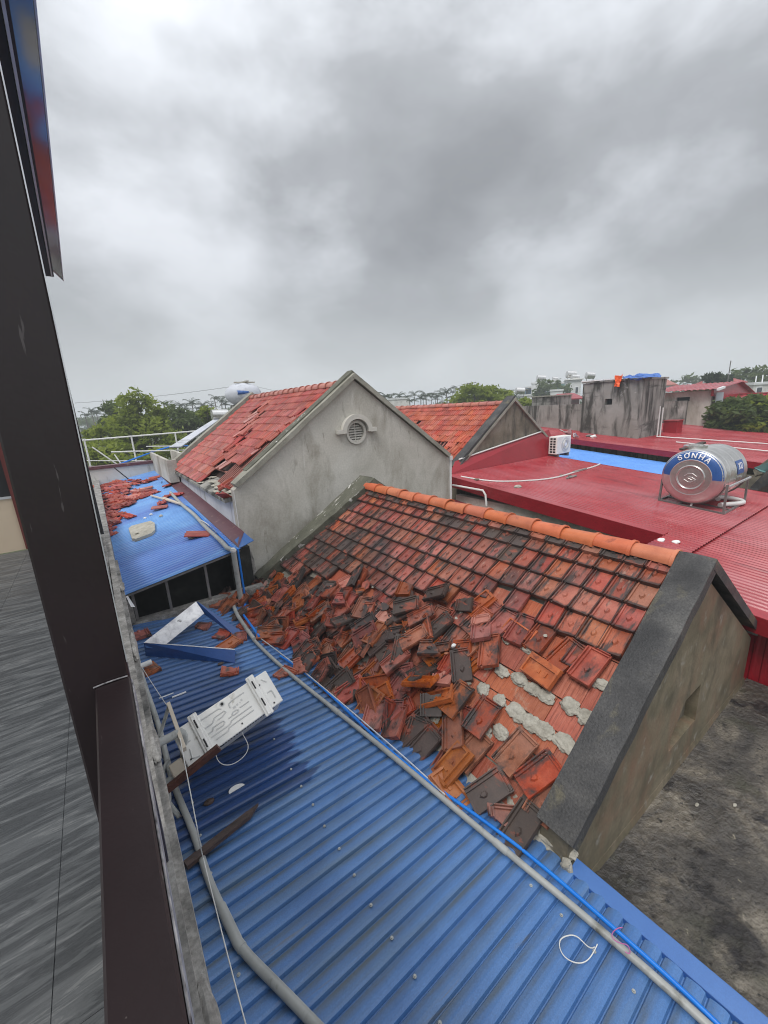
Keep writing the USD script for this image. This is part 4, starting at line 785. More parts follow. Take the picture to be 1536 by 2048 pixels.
# crumbs over the heap and on the blue roof
def crumb(P, s, seed, label, group, mat): obj("tile_crumb", lump(P, (s, s * .8, s * .45), seed, 1, .6), mat, None, label=label, cat="rubble", group=group)
for k in range(110):
    c, r = rf.uniform(3, 26), rf.uniform(0, 1); rr = keep_at(c) + .3 + r * (10.3 - keep_at(c)); P = Rp(rr, c, -.075); P[2] = max(P[2], bz(P[0]) + .03)
    crumb(P, rf.uniform(.008, .028), k, "small crumb of tile or mortar in the heap on the near roof", "crumbs in the heap on the near roof", (m_mortar, m_shard, m_loose)[k % 3])
for i, (q, s, l) in enumerate([((660, 1361), .016, "white pebble on the blue roof just above the gutter pipe"), ((703, 1396), .017, "white chip lying on the steep orange tile by the gutter pipe"), ((907, 1291), .03, "small white block on the heap above the bare deck")]):
    obj("white_chip", lump(onB(q, .03) if i == 0 else onR(q, -.02), (s, s * .7, s * .6), 80 + i, 1, .3), m_white, None, label=l, cat="chip")
for i, (q, kd, ang, l) in enumerate([((405, 1254), "broken", .9, "long brown tile piece under the bent flashing"), ((443, 1270), "broken", 2.2, "red tile shard lying between the two arms of the bent flashing"), ((456, 1292), "under", .4, "orange tile end behind the front web of the bent flashing"),
                                  ((460, 1342), "broken", 1.2, "red tile shard on the blue roof below the end of the bent flashing"), ((300, 1340), "broken", .3, "dark red shard beside the grey wall pipe"), ((572, 1349), "broken", 2.0, "tiny shard just left of the gutter pipe's upper end"),
                                  ((283, 1270), "broken", 1.7, "red shards in the corner by the grey wall pipe"), ((385, 1225), "broken", .2, "dark red piece beside the top of the bare flashing plate"), ((505, 1222), "broken", .6, "flat red piece at the far left end of the heap"), ((478, 1275), "broken", 1.3, "small red piece beside the back strip of the bent flashing"), ((500, 1248), "whole", .3, "red tile beside the foot of the downpipe")]):
    P = onB(q, .035); R = R_to(V(math.cos(ang), math.sin(ang), .05), V(.05, -.1, 1.0)); put_loose(P, R, kd, None if kd in ("under", "whole") else BROKEN[(i * 5 + 2) % len(BROKEN)], label=l)

# ------------------------------------------------------------------ wave tiles shared by the two further roofs
def wave_tile(w=.205, L=.33):
    n = [(-w / 2 + .001, 0), (-w / 2 + .001, .014), (-w * .40, .040), (-w * .30, .040), (-w * .20, .014), (w * .02, .014), (w * .12, .042), (w * .22, .042), (w * .32, .014), (w / 2 - .001, .014), (w / 2 - .001, 0)]
    return wallXZ(Polygon(n), -L / 2, L / 2)
WAVE = wave_tile(); WB = mani(WAVE)
def wave_broken(seed):
    r = np.random.RandomState(seed); k = r.randint(4, 7); an = np.linspace(0, 2 * np.pi, k, endpoint=False) + r.uniform(-.3, .3, k); rr = r.uniform(.07, .16, k); c = r.uniform(-.05, .05), r.uniform(-.1, .1)
    ex = trimesh.creation.extrude_polygon(Polygon([(c[0] + rr[i] * np.cos(an[i]), c[1] + rr[i] * np.sin(an[i])) for i in range(k)]).buffer(0), .2, engine="earcut"); ex.apply_translation((0, 0, -.1))
    g = tri(WB ^ mani(ex)); v = g.vertices; return trimesh.Trimesh(v - (v.min(0) + v.max(0)) / 2 * [1, 1, 0], g.faces, process=False)
WBRK = [wave_broken(s) for s in range(12)]

def gable_roof(t, xr, zr, slope, xe, y0, y1, mat, skip, jitter, seed, cap_mat, limit=300, step=.2, cap_lo=.34):
    """left slope of wave tiles below a ridge at (xr, zr): one tile one part, the far ones past the limit joined"""
    r = np.random.RandomState(seed); a = math.atan(slope); dn = V(-math.cos(a), 0, -math.sin(a)); nn = V(-math.sin(a), 0, math.cos(a))
    rows, cols = int((xr - xe) / step + .5), int((y1 - y0) / .2); cell = []
    for c in range(cols):
        for k in range(1, rows + 1):
            s = skip(k, c)
            if s and r.rand() < s: continue
            cell.append((c, k))
    cell.sort(key=lambda q: q[0]); rest = []
    for i, (c, k) in enumerate(cell):
        j = jitter(k, c); x = xr - step * k; foot = V(x, y0 + .2 * (c + .5), zr - slope * (xr - x))
        yaw = r.normal(0, .012 + .16 * j); d = dn * math.cos(yaw) + V(0, 1, 0) * math.sin(yaw); ti = .16 + r.normal(0, .006 + .10 * j); y_ = unit(d * math.cos(ti) + nn * math.sin(ti) * .55)
        R = R_to(y_, nn + V(0, 1, 0) * r.normal(0, .012 + .14 * j)); M = np.eye(4); M[:3, :3] = R; M[:3, 3] = foot - y_ * .155 + nn * (abs(r.normal(0, .003 + .035 * j))) + d * r.uniform(0, .12) * j
        if i < limit: frame_obj("roof_tile", WAVE, M, mat, t)
        else:
            g = WAVE.copy(); g.apply_transform(M); rest.append(g)
    if rest: obj("far_roof_tiles", cat(*rest), mat, t, kind="stuff")
    y = y0; rc = ridge_cap(.37, .095, .108)
    while y < y1 - .1:
        M = np.eye(4); M[:3, 3] = (xr + .02, y, zr - .005 + r.normal(0, .004)); frame_obj("ridge_tile", rc, M, cap_mat, t, 40); y += cap_lo
    return dn, nn

# ------------------------------------------------------------------ grey gable house
GY = 7.2; PX, PZ = 4.424, .656; LX, LZ, RX, RZ = 1.878, -1.157, 6.978, -1.215
t_g = T("gable_house", "grey rendered gable house with a round louvred vent, highest of the near roofs", "house", (4.4, 10, -H))
wl = Polygon([(1.84, -H), (7.0, -H), (7.0, RZ - .10), (PX, PZ - .12), (1.84, LZ - .12)])
VC = (PX - .03, -.48)
ring = Point(*VC).buffer(.185, 24)
obj("gable_wall", wallXZ(wl.difference(ring), GY, GY + .2), m_grey, t_g)
obj("vent_surround", wallXZ(Point(*VC).buffer(.235, 24).difference(ring), GY - .03, GY), m_trim, t_g)
arch = Point(*VC).buffer(.36, 28).difference(Point(*VC).buffer(.265, 28)).intersection(sbox(VC[0] - 1, VC[1] + .0, VC[0] + 1, VC[1] + 1))
arch = arch.union(sbox(VC[0] - .46, VC[1] - .005, VC[0] - .30, VC[1] + .075)).union(sbox(VC[0] + .30, VC[1] - .005, VC[0] + .46, VC[1] + .075))
obj("vent_arch", wallXZ(arch, GY - .10, GY - .0), m_trim, t_g)
v = obj("round_vent", wallXZ(Point(*VC).buffer(.186, 20), GY + .13, GY + .15), m_greyd, t_g)
for k in range(7):
    z = VC[1] - .15 + k * .05; hw = math.sqrt(max(.001, .18 ** 2 - (z - VC[1]) ** 2))
    obj("louvre", slab([V(VC[0] - hw, GY + .02, z - .012), V(VC[0] + hw, GY + .02, z - .012), V(VC[0] + hw, GY + .10, z + .02), V(VC[0] - hw, GY + .10, z + .02)], V(0, 0, -.020)), m_trim, v)
obj("mullion", bx(VC[0] - .012, GY + .03, VC[1] - .175, VC[0] + .012, GY + .045, VC[1] + .175), m_trim, v)
def two_copings(t, y0, y1, th, mat, peak, left, right, seed):
    coping(left[0], peak[0], y0, y1, th, mat, t, left[1], peak[1], 14, seed, .006); coping(peak[0] + .001, right[0], y0, y1, th, mat, t, peak[1], right[1], 14, seed + 1, .006)
two_copings(t_g, GY - .07, GY + .22, .085, m_coping, (PX, PZ + .01), (LX - .03, LZ + .0), (RX + .02, RZ + .02), 11)
two_copings(t_g, GY + .02, GY + .235, .06, m_moss, (PX, PZ + .065), (LX + .22, LZ + .20), (RX - .05, RZ + .11), 15)
two_copings(t_g, 13.35, 13.65, .12, m_coping, (PX, PZ + .0), (LX - .1, LZ - .10), (RX + .02, RZ), 19)
obj("far_gable_wall", wallXZ(Polygon([(1.9, -H), (6.95, -H), (6.95, -1.35), (PX, PZ - .1), (1.9, LZ - .15)]), 13.4, 13.6), m_grey, t_g)
obj("side_wall", bx(1.84, GY + .2, -H, 1.98, 16.2, -1.50), m_whitew, t_g)
obj("right_wall", bx(6.86, GY + .2, -H, 6.99, 13.4, -1.40), m_grey, t_g)
obj("corner_bead", bx(1.835, GY - .004, -2.7, 1.841, GY + .012, -1.30), m_pvcw, t_g)
obj("ceiling_slab", bx(2.0, GY + .21, -1.95, 6.85, 13.39, -1.85), m_void, t_g)
sl = .727; zr = .47
def skip_g(k, c):
    if c < 1: return 1.0 if k > 5 else .3
    if c < 2.5 + max(0, (k - 6)) * .28 and k > 6: return .97
    if k == 4 and c < 4 and c > 1: return .5
    if k >= 12 and c < 11: return 1.0
    if k >= 11 and 2 < c < 8: return .9
    band = abs((c - 8.0) - (12 - k) * 1.05)                                        # diagonal torn band
    if band < 1.0 and k > 2: return .5
    return 0
def jit_g(k, c):
    band = abs((c - 8.0) - (12 - k) * 1.05)
    return .95 if (band < 2 and k > 2) else .7 if c < 5 and k > 3 else .08
dn, nn_ = gable_roof(t_g, 4.36, zr, sl, 1.80, GY + .24, 13.35, m_tile2, skip_g, jit_g, 5, m_ridge2)
gz = lambda x: zr - sl * (4.36 - x)
for k in range(12):
    y = GY + .27 + .115 * k; obj("rafter", bar(V(1.95, y, gz(1.95) - .035), V(3.9 - .05 * k, y + .03 * math.sin(k * 2.1), gz(3.9 - .05 * k) - .035), .035, .035), m_batten, t_g)
for k in range(6): x = 2.2 + k * .33; obj("batten", bar(V(x, GY + .25, gz(x) - .075), V(x, GY + 2.6, gz(x) - .075), .04, .03), m_batten, t_g)
obj("roof_lining", slab([V(4.3, GY + .24, gz(4.3) - .16), V(1.95, GY + .24, gz(1.95) - .16), V(1.95, 13.3, gz(1.95) - .16), V(4.3, 13.3, gz(4.3) - .16)], V(0, 0, -.02)), m_timber, t_g)
obj("right_slope", slab([V(4.45, GY + .24, zr), V(6.98, GY + .24, zr - 1.83), V(6.98, 13.35, zr - 1.83), V(4.45, 13.35, zr)], V(0, 0, -.05)), m_tile2, t_g)
eb = np.array([[1.72, -1.46], [2.18, -1.30], [2.18, -1.50], [1.72, -1.52]])
g = wallXZ(Polygon(eb), GY + .24, 13.3)
obj("eave_cornice", g, m_conc, t_g)
rg = np.random.RandomState(8)
for k in range(26):
    y = GY + .4 + rg.uniform(0, 2.6); x = 1.78 + rg.uniform(0, .38); obj("cornice_mortar", lump(V(x, y, -1.44 + (x - 1.72) * .35), (.07, .13, .014), 200 + k, 2, .6), m_mortar, t_g, 40)
# tiles slipped to the edge of the cornice
for q, ang, l in (((452, 994), 2.2, "red tile dangling off the cornice corner of the grey gable house"), ((460, 978), 2.6, "red tile caught on the cornice end under the grey gable coping"), ((452, 968), .6, "pale red tile lying in the torn corner of the gable house roof")):
    P = atX(q, 1.76 if q[1] > 990 else 1.95); R = R_to(V(-math.cos(ang) * .8, math.sin(ang) * .5, -.4), V(-.4, -.3, .9)); put_loose(P, R, "whole", WAVE, l, mat=m_tile2)
obj("white_downpipe", cat(tube([V(7.05, GY + .03, -1.30), V(7.05, GY + .03, -2.5)], .045, 10), bx(7.0, GY - .02, -1.36, 7.1, GY + .08, -1.26)), m_pvcw, None, 40, label="white downpipe on the right corner of the grey gable house", cat="pipe")

# ------------------------------------------------------------------ upper blue roof with fallen tiles
UX, UY = .168, .036
def uz(x, y): return -2.35 + UX * (x + .03) + UY * (y - 6.4)
def Up(x, y, dz=0): return V(x, y, uz(x, y) + dz)
def onU(q, dz=0): return on(q, [-UX, -UY, 1], -2.35 + UX * .03 - UY * 6.4 + dz)
t_u = T("upper_blue_roof", "further blue corrugated metal roof on the left, littered with fallen red tiles", "roof", (.8, 11, -2.6))
for k in range(10):
    a, b = 6.4 + k * .965, 6.4 + (k + 1) * .965
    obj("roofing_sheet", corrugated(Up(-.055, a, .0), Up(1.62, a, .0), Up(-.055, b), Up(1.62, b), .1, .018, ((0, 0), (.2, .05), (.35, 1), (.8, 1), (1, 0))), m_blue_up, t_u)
obj("wall_flashing", slab([V(1.58, 6.42, uz(1.58, 6.42) + .025), V(1.83, 6.9, uz(1.6, 6.9) + .10), V(1.83, 16, uz(1.6, 16) + .10), V(1.56, 16, uz(1.56, 16) + .025)], V(0, 0, -.008)), m_purple, t_u)
obj("corner_flashing", slab([Up(1.60, 6.40, .02), Up(1.83, 6.40, .05), V(1.83, 6.9, uz(1.6, 6.9) + .09), Up(1.62, 6.75, .04)], V(0, 0, -.01)), m_flash, t_u)
obj("edge_bar", bar(Up(-.06, 6.42, -.03), Up(1.6, 6.42, -.03), .03, .03), m_iron, t_u)
for q0, q1 in (((333, 1168), (342, 1219)), ((410, 1136), (420, 1198)), ((266, 1195), (268, 1240))):
    a, b = atY(q0, 6.46), atY(q1, 6.46); obj("support_post", bar(V(a[0], 6.46, uz(a[0], 6.46) - .04), V(a[0], 6.46, -2.95), .035, .035), m_iron, t_u)
obj("opening_curb", bx(-.05, 6.38, -3.3, 1.9, 6.55, -2.80), m_ledge, t_u)
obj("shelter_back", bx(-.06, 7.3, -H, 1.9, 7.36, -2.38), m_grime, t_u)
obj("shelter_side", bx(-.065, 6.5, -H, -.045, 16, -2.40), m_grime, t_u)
obj("corner_block", bx(-.055, 6.30, -2.75, .03, 6.40, -2.45), m_ledge, t_u)
obj("white_slat", slab([atY((252, 1193), 6.30), atY((256, 1192), 6.30), atY((270, 1214), 6.22), atY((262, 1214), 6.22)], V(0, .01, 0)), m_whitep, t_u)
t_s = T("lattice", "dark stained wall face under the edge of the further blue roof by the downpipe", "wall", (1.7, 6.9, -3))
obj("stained_wall", bx(1.55, 6.95, -H, 1.9, 7.1, -2.25), m_grime, t_s)
# end wall with its purple cap
t = T("end_wall", "pale end wall with a purple cap behind the fallen tiles on the further blue roof", "wall", (.8, 16, -2.6))
obj("wall", bx(-.5, 16.0, -H, 1.9, 16.15, -1.47), m_palew, t)
obj("cap", bx(-.5, 15.97, -1.47, 1.9, 16.3, -1.38), m_purple, t)
# concrete trough
t = T("concrete_trough", "open concrete gutter trough at the far corner of the grey gable house", "trough", (1.9, 14.5, -2))
a, b = 12.6, 16.4; zt = -1.12
obj("outer_side", bx(1.56, a, -1.75, 1.64, b, zt), m_grey, t); obj("inner_side", bx(2.2, 13.66, -1.6, 2.28, b, zt + .02), m_grey, t)
obj("near_end", bx(1.64, a, -1.75, 1.80, a + .08, zt - .006), m_grey, t); obj("floor", bx(1.64, a + .08, -1.75, 2.2, b, -1.45), m_grime, t)
# fallen tiles on it
FU = {"a": ("red tile piece in the row along the end wall on the further blue roof", "fallen tile pieces along the end wall"),
      "b": ("red tile piece in the middle band on the further blue roof", "fallen tile pieces in the middle band"),
      "c": ("red tile piece in the cluster nearest the post on the further blue roof", "fallen tile pieces on the left edge")}
Z9 = lambda x, y: (160 + x / 7.68, 880 + y / 7.68)
ru = np.random.RandomState(31)
def fallen(q, key, label=None, s=1.0, lift=.04, mesh=None):
    P = onU(q, lift + ru.uniform(-.01, .02)); yaw = ru.uniform(0, 6.28); R = R_to(V(math.cos(yaw), math.sin(yaw), ru.normal(0, .09)), V(ru.normal(-.1, .09), ru.normal(0, .09), 1))
    g = mesh if mesh is not None else (WBRK[ru.randint(12)] if ru.rand() < .4 else WAVE)
    M = np.eye(4); M[:3, :3] = R * s; M[:3, 3] = P
    l, gr = FU[key] if label is None else (label, None)
    frame_obj("fallen_tile", g, M, m_tile2, None, label=l, cat="roof tile", group=gr)
def fill(poly, n, key):
    p = Polygon(poly); b = p.bounds; k = 0
    while k < n:
        x, y = ru.uniform(b[0], b[2]), ru.uniform(b[1], b[3])
        if p.contains(Point(x, y)): fallen(Z9(x, y), key); k += 1
fill([(230, 665), (800, 620), (1240, 545), (1240, 600), (900, 700), (640, 770), (260, 750)], 42, "a")
fill([(290, 770), (620, 760), (830, 780), (1190, 770), (1130, 850), (820, 920), (560, 930), (330, 930)], 40, "b")
fill([(340, 920), (800, 880), (780, 1010), (560, 1070), (340, 1080), (320, 1030)], 30, "b")
fill([(370, 1110), (560, 1110), (620, 1250), (590, 1290), (430, 1300)], 20, "c")
fill([(400, 1340), (455, 1340), (460, 1530), (425, 1530)], 9, "c")
for q, l in (((745, 1168), "single red tile lying apart, left of the two pale chips on the further blue roof"), ((1255, 965), "red tile lying beside the wooden lath on the further blue roof"), ((1225, 1042), "red tile fragment just below the one beside the wooden lath"), ((1020, 745), "long red tile fragment lying alone near the end wall"),
             ((1350, 700), "red fragment on the purple flashing near the trough"), ((1330, 875), "red tile under the end of the white pipe on the further roof"), ((1480, 840), "red tile piece in the corner by the purple flashing")):
    fallen(Z9(*q), "a", l)
sp = [onU(q, .02) for q in ((258, 1061), (264, 1056), (302, 1046), (310, 1050), (311, 1064), (304, 1071), (272, 1083), (265, 1082))][::-1]
obj("concrete_slab_chunk", slab([q_ + V(0, 0, .05) for q_ in sp], V(0, 0, -.055)), m_mortar, None, label="flat chipped concrete slab lying on the further blue roof", cat="slab")
for dx, k in ((-.10, 1), (.08, 2)): obj("pale_chip", lump(onU((285, 1064), .075) + V(dx, .02, 0), (.035, .035, .012), k, 2, .3), m_mortar, None, 30, label=("left" if k == 1 else "right") + " small mortar dab on the flat concrete slab", cat="chip")
fallen((396, 1070), "a", "whole red tile lying alone on the near right part of the further blue roof", 1.25, .03, WAVE)
obj("mortar_lump", lump(onU((382, 1075), .03), (.05, .07, .03), 5), m_mortar, None, 40, label="grey mortar lump beside the lone red tile on the further blue roof", cat="lump")
for i, (q, s) in enumerate((((290, 1036), .03), ((302, 1029), .035), ((322, 1032), .04))): obj("pale_chip", lump(onU(q, .03), (s, s, s * .8), 60 + i, 1, .4), m_white if i < 2 else m_mortar, None, label=["left of two pale chips above the concrete slab", "right and whiter of two pale chips above the concrete slab", "tan crumb right of the two pale chips above the concrete slab"][i], cat="chip")
for i, (a, b) in enumerate((((302, 991), (362, 1008)), ((326, 995), (352, 1004)))): obj("wooden_lath", bar(onU(a, .06), onU(b, .09), .04, .03), m_beige, None, label=["longer pale wooden lath lying across the further blue roof", "shorter pale wooden lath lying under the longer one on the further blue roof"][i], cat="lath")
# downpipe set
dp = [onU(q, .07) for q in ((341, 985), (352, 997), (366, 1011), (390, 1031), (410, 1053), (434, 1075), (454, 1096))]
el = dp[-1] + V(.05, -.16, -.01); base_ = V(el[0] + .0, el[1], -2.93)
t = T("grey_downpipe", "grey plastic pipe running down the further blue roof and over its edge", "pipe", base_)
obj("pipe_length", tube(np.vstack([curve(dp, 24), [el]]), .036, 12), m_pvc, t, 40)
obj("pipe_drop", tube([el + V(0, 0, .03), base_], .040, 12), m_pvc, t, 40)
obj("elbow", lump(el, (.046, .046, .046), 1, 2, .02), m_pvcw, t, True)
nx = [onB(q, .08) for q in ((466, 1205), (478, 1235), (492, 1256), (508, 1278))]
obj("pipe_foot", tube(curve(nx, 12), .026, 12), m_pvc, t, 40)
o2 = V(.075, .02, 0)
obj("blue_riser", tube(np.vstack([curve([q_ + o2 for q_ in dp[2:]], 20), [el + o2], [base_ + o2], [nx[1] + o2], [nx[3] + o2]]), .016, 8), m_pvcb, None, 40, label="blue water pipe strapped beside the grey downpipe", cat="pipe")
obj("white_cable", tube(curve([onU((400, 1040), .10), onU((430, 1062), .16), atX((455, 1085), 1.75), atX((476, 1105), 1.80), atX((484, 1120), 1.80), atX((470, 1165), 1.7), atX((474, 1190), 1.7), atX((500, 1198), 1.9)], 40), .008, 6), m_wire, None, 40, label="white cable hanging in a loop at the corner of the grey gable wall", cat="cable")
obj("corner_pipe_lagging", tube(curve([V(1.90, 7.10, -2.35), V(1.93, 7.08, -2.6), V(1.94, 7.05, -3.0)], 10), [.05, .055, .05, .06, .05, .055, .05, .05, .055, .05], 9), m_ledge, None, 40, label="grimy lagged pipe stub at the foot of the grey gable wall's left corner", cat="pipe")

# ------------------------------------------------------------------ things beyond the end wall on the left
t = T("white_railing", "thin white pipe railing in front of the green trees on the left", "railing", (1, 19, -2))
RYl = 19.0
a, b = atY((150, 882), RYl), atY((394, 862), RYl)
obj("top_rail", tube([a, b], .03, 8), m_pvcw, t, 40); a2, b2 = atY((160, 921), RYl), atY((300, 922), RYl); obj("low_rail", tube([a2, b2], .02, 8), m_pvcw, t, 40)
for q in ((168, 878), (262, 871), (350, 866)): p = atY(q, RYl); obj("post", tube([p, V(p[0], RYl, -2.2)], .03, 8), m_pvcw, t, 40)
obj("terrace_slab", bx(-6, 16.4, -2.35, 8, 22, -2.2), m_conc, t)
for i, (q0, q1, d, r, mt, l) in enumerate([((222, 904), (375, 900), 17.2, .025, m_pvcw, "long white fallen pole lying level above the end wall"), ((184, 894), (236, 930), 17.0, .022, m_pvcw, "white pole leaning to the right over the end wall"), ((229, 909), (243, 929), 16.8, .02, m_pvcw, "short white pole leaning on the end wall"),
                                        ((292, 893), (360, 892), 18.0, .02, m_pvcw, "thin white pole behind the concrete trough"), ((228, 935), (264, 964), 15.8, .018, m_wireb, "dark rod leaning from the wall cap down to the fallen tiles"), ((320, 993), (324, 963), 13.5, .012, m_wireb, "thin dark rod standing on the further blue roof")]):
    obj("loose_pole", tube([atY(q0, d), atY(q1, d - .1)], r, 8), mt, None, 40, label=l, cat="pole")
obj("blue_hose", tube(curve([atY((228, 932), 16.2), atY((262, 920), 16.8), atY((300, 906), 17.2), atY((345, 893), 17.6), atY((376, 892), 17.9)], 24), .03, 8), m_pvcb, None, 40, label="blue hose trailing over the end wall's cap towards the trough", cat="hose")
for i, q in enumerate(((229, 934), (257, 931))): obj("white_bag", lump(atY(q, 16.1), (.09, .08, .05), 90 + i, 2, .5), m_white, None, 40, label=["white scrap on the left of the end wall's purple cap", "white scrap on the middle of the end wall's purple cap"][i], cat="scrap")
t = T("solar_heater", "tilted pale blue solar water heater panel behind the grey gable house", "solar heater", atY((400, 890), 17.5))
pA = [atY(q, yy) for q, yy in (((338, 894), 17.0), ((428, 838), 18.4), ((441, 837), 18.4), ((362, 893), 17.0))]
obj("panel", slab(pA, V(0, .06, -.05)), m_whitew, t)
tc_ = atY((441, 829), 18.5); obj("header_tank", tube([tc_ + V(-.35, 0, 0), tc_ + V(.30, 0, 0)], .22, 14), m_steel, t, 40)
obj("stand", cat(bar(tc_ + V(-.2, .1, -.2), tc_ + V(-.2, .1, -1.4), .04, .04), bar(tc_ + V(.2, .1, -.2), tc_ + V(.2, .1, -1.4), .04, .04)), m_iron, t)
bt = atY((487, 789), 19.0)
t = T("pale_water_tank", "pale round water tank with blue lettering behind the grey gable house's far coping", "water tank", bt + V(0, 0, -1.4))
obj("drum", lump(bt, (.78, .78, .50), 3, 3, .02), m_whitew, t, True)
obj("lettering", trimesh.Trimesh(lump(bt + V(-.12, -.05, .05), (.70, .745, .2), 3, 2, .0).vertices, lump(bt, (1, 1, 1), 3, 2, 0).faces, process=False).slice_plane(bt + V(-.12, -.5, 0), V(0, -1, 0)).slice_plane(bt + V(.25, 0, 0), V(-1, 0, 0)).slice_plane(bt + V(-.45, 0, 0), V(1, 0, 0)), m_bluep, t)
obj("tied_down_timber", cat(bar(bt + V(-.4, -.2, .50), bt + V(.5, -.2, .50), .1, .05), bar(bt + V(.1, -.5, .54), bt + V(.1, .4, .54), .1, .05)), m_mortar, t)
obj("tank_stand", bx(bt[0] - .5, bt[1] - .5, -2.2, bt[0] + .5, bt[1] + .5, bt[2] - .42), m_conc, t)

# ------------------------------------------------------------------ third house, dark gable
t_d = T("dark_gable_house", "orange-tiled house with a dark stained gable, between the grey gable and the red roofs", "house", (10.3, 11, -H))
DX, DZ, DY = 10.45, .05, 8.0
obj("gable_wall", wallXZ(Polygon([(8.05, -H), (12.22, -H), (12.22, -1.28), (DX, DZ - .08), (8.05, -1.82)]), DY, DY + .2), m_greyd, t_d)
two_copings(t_d, DY - .06, DY + .22, .07, m_coping, (DX, DZ), (7.98, -1.80), (12.26, -1.27), 31)
coping(7.95, DX - .03, DY - .05, DY + .24, .05, m_cope, t_d, -1.80 + .11, DZ + .055, 14, 35, .004)
coping(7.80, 8.4, DY - .10, DY + .16, .05, m_cope, t_d, -1.86, -1.42, 8, 36, .004)
sd_ = .745; zr3 = -.12
def skip_d(k, c):
    if k > 7 and 2 < c < 10 and abs((c - 5.5) - (10 - k) * .6) < 1.8: return .92
    if 4 <= k <= 5 and c > 14: return .5
    return 0
def jit_d(k, c): return .5 if (k > 6 and c < 13) else .12
gable_roof(t_d, 10.40, zr3, sd_, 7.95, DY + .24, 14.0, m_tile3, skip_d, jit_d, 6, m_ridge2)
dz = lambda x: zr3 - sd_ * (10.40 - x)
for k in range(14): y = DY + .6 + .16 * k; obj("rafter", bar(V(8.0, y, dz(8.0) - .03), V(9.3, y, dz(9.3) - .03), .04, .04), m_batten, t_d)
obj("roof_lining", slab([V(10.35, DY + .24, dz(10.35) - .15), V(8.0, DY + .24, dz(8.0) - .15), V(8.0, 14, dz(8.0) - .15), V(10.35, 14, dz(10.35) - .15)], V(0, 0, -.02)), m_timber, t_d)
obj("right_slope", slab([V(10.5, DY + .24, zr3), V(12.2, DY + .24, -1.36), V(12.2, 14, -1.36), V(10.5, 14, zr3)], V(0, 0, -.05)), m_tile3, t_d)
obj("far_gable_wall", wallXZ(Polygon([(8.05, -H), (12.2, -H), (12.2, -1.4), (DX, DZ - .22), (8.05, -1.95)]), 13.85, 14.0), m_greyd, t_d)
obj("left_wall", bx(8.05, DY + .2, -H, 8.2, 13.85, -1.95), m_greyd, t_d); obj("right_wall", bx(12.05, DY + .2, -H, 12.2, 13.85, -1.5), m_greyd, t_d)
fr = [atY(q, DY - .03) for q in ((1008, 922), (1008, 916), (1036, 912), (1038, 917))]
obj("white_bracket", cat(*[bar(fr[i], fr[i + 1], .02, .02) for i in range(3)]), m_whitep, t_d)  # plain white frame on the wall, not a bracket

# ------------------------------------------------------------------ big red metal roof
RS = .09; R1z = lambda y: -1.9 + RS * (y - 7.43)
def onRed(q, d=0): return on(q, [0, -RS, 1], -1.9 - RS * 7.43 + d)
def Rd(x, y, d=0): return V(x, y, R1z(y) + d)
t_r = T("red_metal_roof", "big wet red corrugated metal roof carrying the steel water tank", "roof", (9.5, 5, -2.6))
PROF = ((0, 0), (.22, .05), (.36, 1), (.80, 1), (1, 0))
for k in range(5):
    a, b = 7.46 + k * .938, 7.46 + (k + 1) * .938
    obj("roofing_sheet", corrugated(Rd(a, 2.09), Rd(a, 7.93), Rd(b, 2.09), Rd(b, 7.93), .1, .017, PROF), m_red, t_r)
for k in range(2): a, b = 6.2 + k * .62, 6.2 + (k + 1) * .62; obj("roofing_sheet", corrugated(Rd(a, 2.09), Rd(a, 2.62), Rd(b, 2.09), Rd(b, 2.62), .1, .017, PROF), m_red, t_r)
obj("edge_trim", slab([Rd(7.42, 2.62, .03), Rd(7.60, 2.62, .035), Rd(7.60, 7.9, .035), Rd(7.42, 7.9, .03)], V(0, 0, -.01)), m_red, t_r)
obj("fascia", slab([Rd(7.42, 2.62, .03), Rd(7.42, 7.9, .03), Rd(7.46, 7.9, -.26), Rd(7.46, 2.62, -.26)], V(.01, 0, 0)), m_redd, t_r)
obj("wall_flashing", slab([V(7.6, 7.80, R1z(7.8) + .02), V(12.6, 7.80, R1z(7.8) + .02), V(12.3, 7.985, -1.03), V(7.98, 7.985, -1.56)], V(0, .005, .0)), m_redd, t_r)
obj("sealant_line", tube([atY((918, 919), 7.96), atY((1000, 891), 7.96), atY((1083, 863), 7.96)], .022, 6), m_pvcw, t_r)
obj("wall_below", bx(7.62, 2.7, -H, 7.78, 7.6, -2.38), m_grey, t_r); obj("side_wall", bx(11.9, 2.2, -H, 12.05, 7.6, -2.5), m_greyd, t_r)
obj("back_edge", slab([Rd(12.15, 2.09, .02), Rd(12.15, 7.93, .02), Rd(12.19, 7.93, -.15), Rd(12.19, 2.09, -.15)], V(-.01, 0, 0)), m_redd, t_r)
t_l = T("lower_red_roof", "lower red corrugated roof sheet in front of the big red roof, behind the dark coping", "roof", (9, .5, -2.8))
R2 = lambda x, y: V(x, y, R1z(y) - .05)
for k in range(7):
    a, b = 5.74 + k * .938, 5.74 + (k + 1) * .938
    obj("roofing_sheet", corrugated(R2(a, -2.5), R2(a, 2.18), R2(b, -2.5), R2(b, 2.18), .1, .017, PROF), m_red, t_l)
obj("edge_trim", slab([R2(5.70, -2.5) + V(0, 0, .03), R2(5.86, -2.5) + V(0, 0, .034), R2(5.86, 2.18) + V(0, 0, .034), R2(5.70, 2.18) + V(0, 0, .03)], V(0, 0, -.01)), m_red, t_l)
obj("fascia", slab([R2(5.70, -2.5) + V(0, 0, .03), R2(5.70, 1.25) + V(0, 0, .03), R2(5.74, 1.25) + V(0, 0, -.20), R2(5.74, -2.5) + V(0, 0, -.20)], V(.01, 0, 0)), m_redd, t_l)
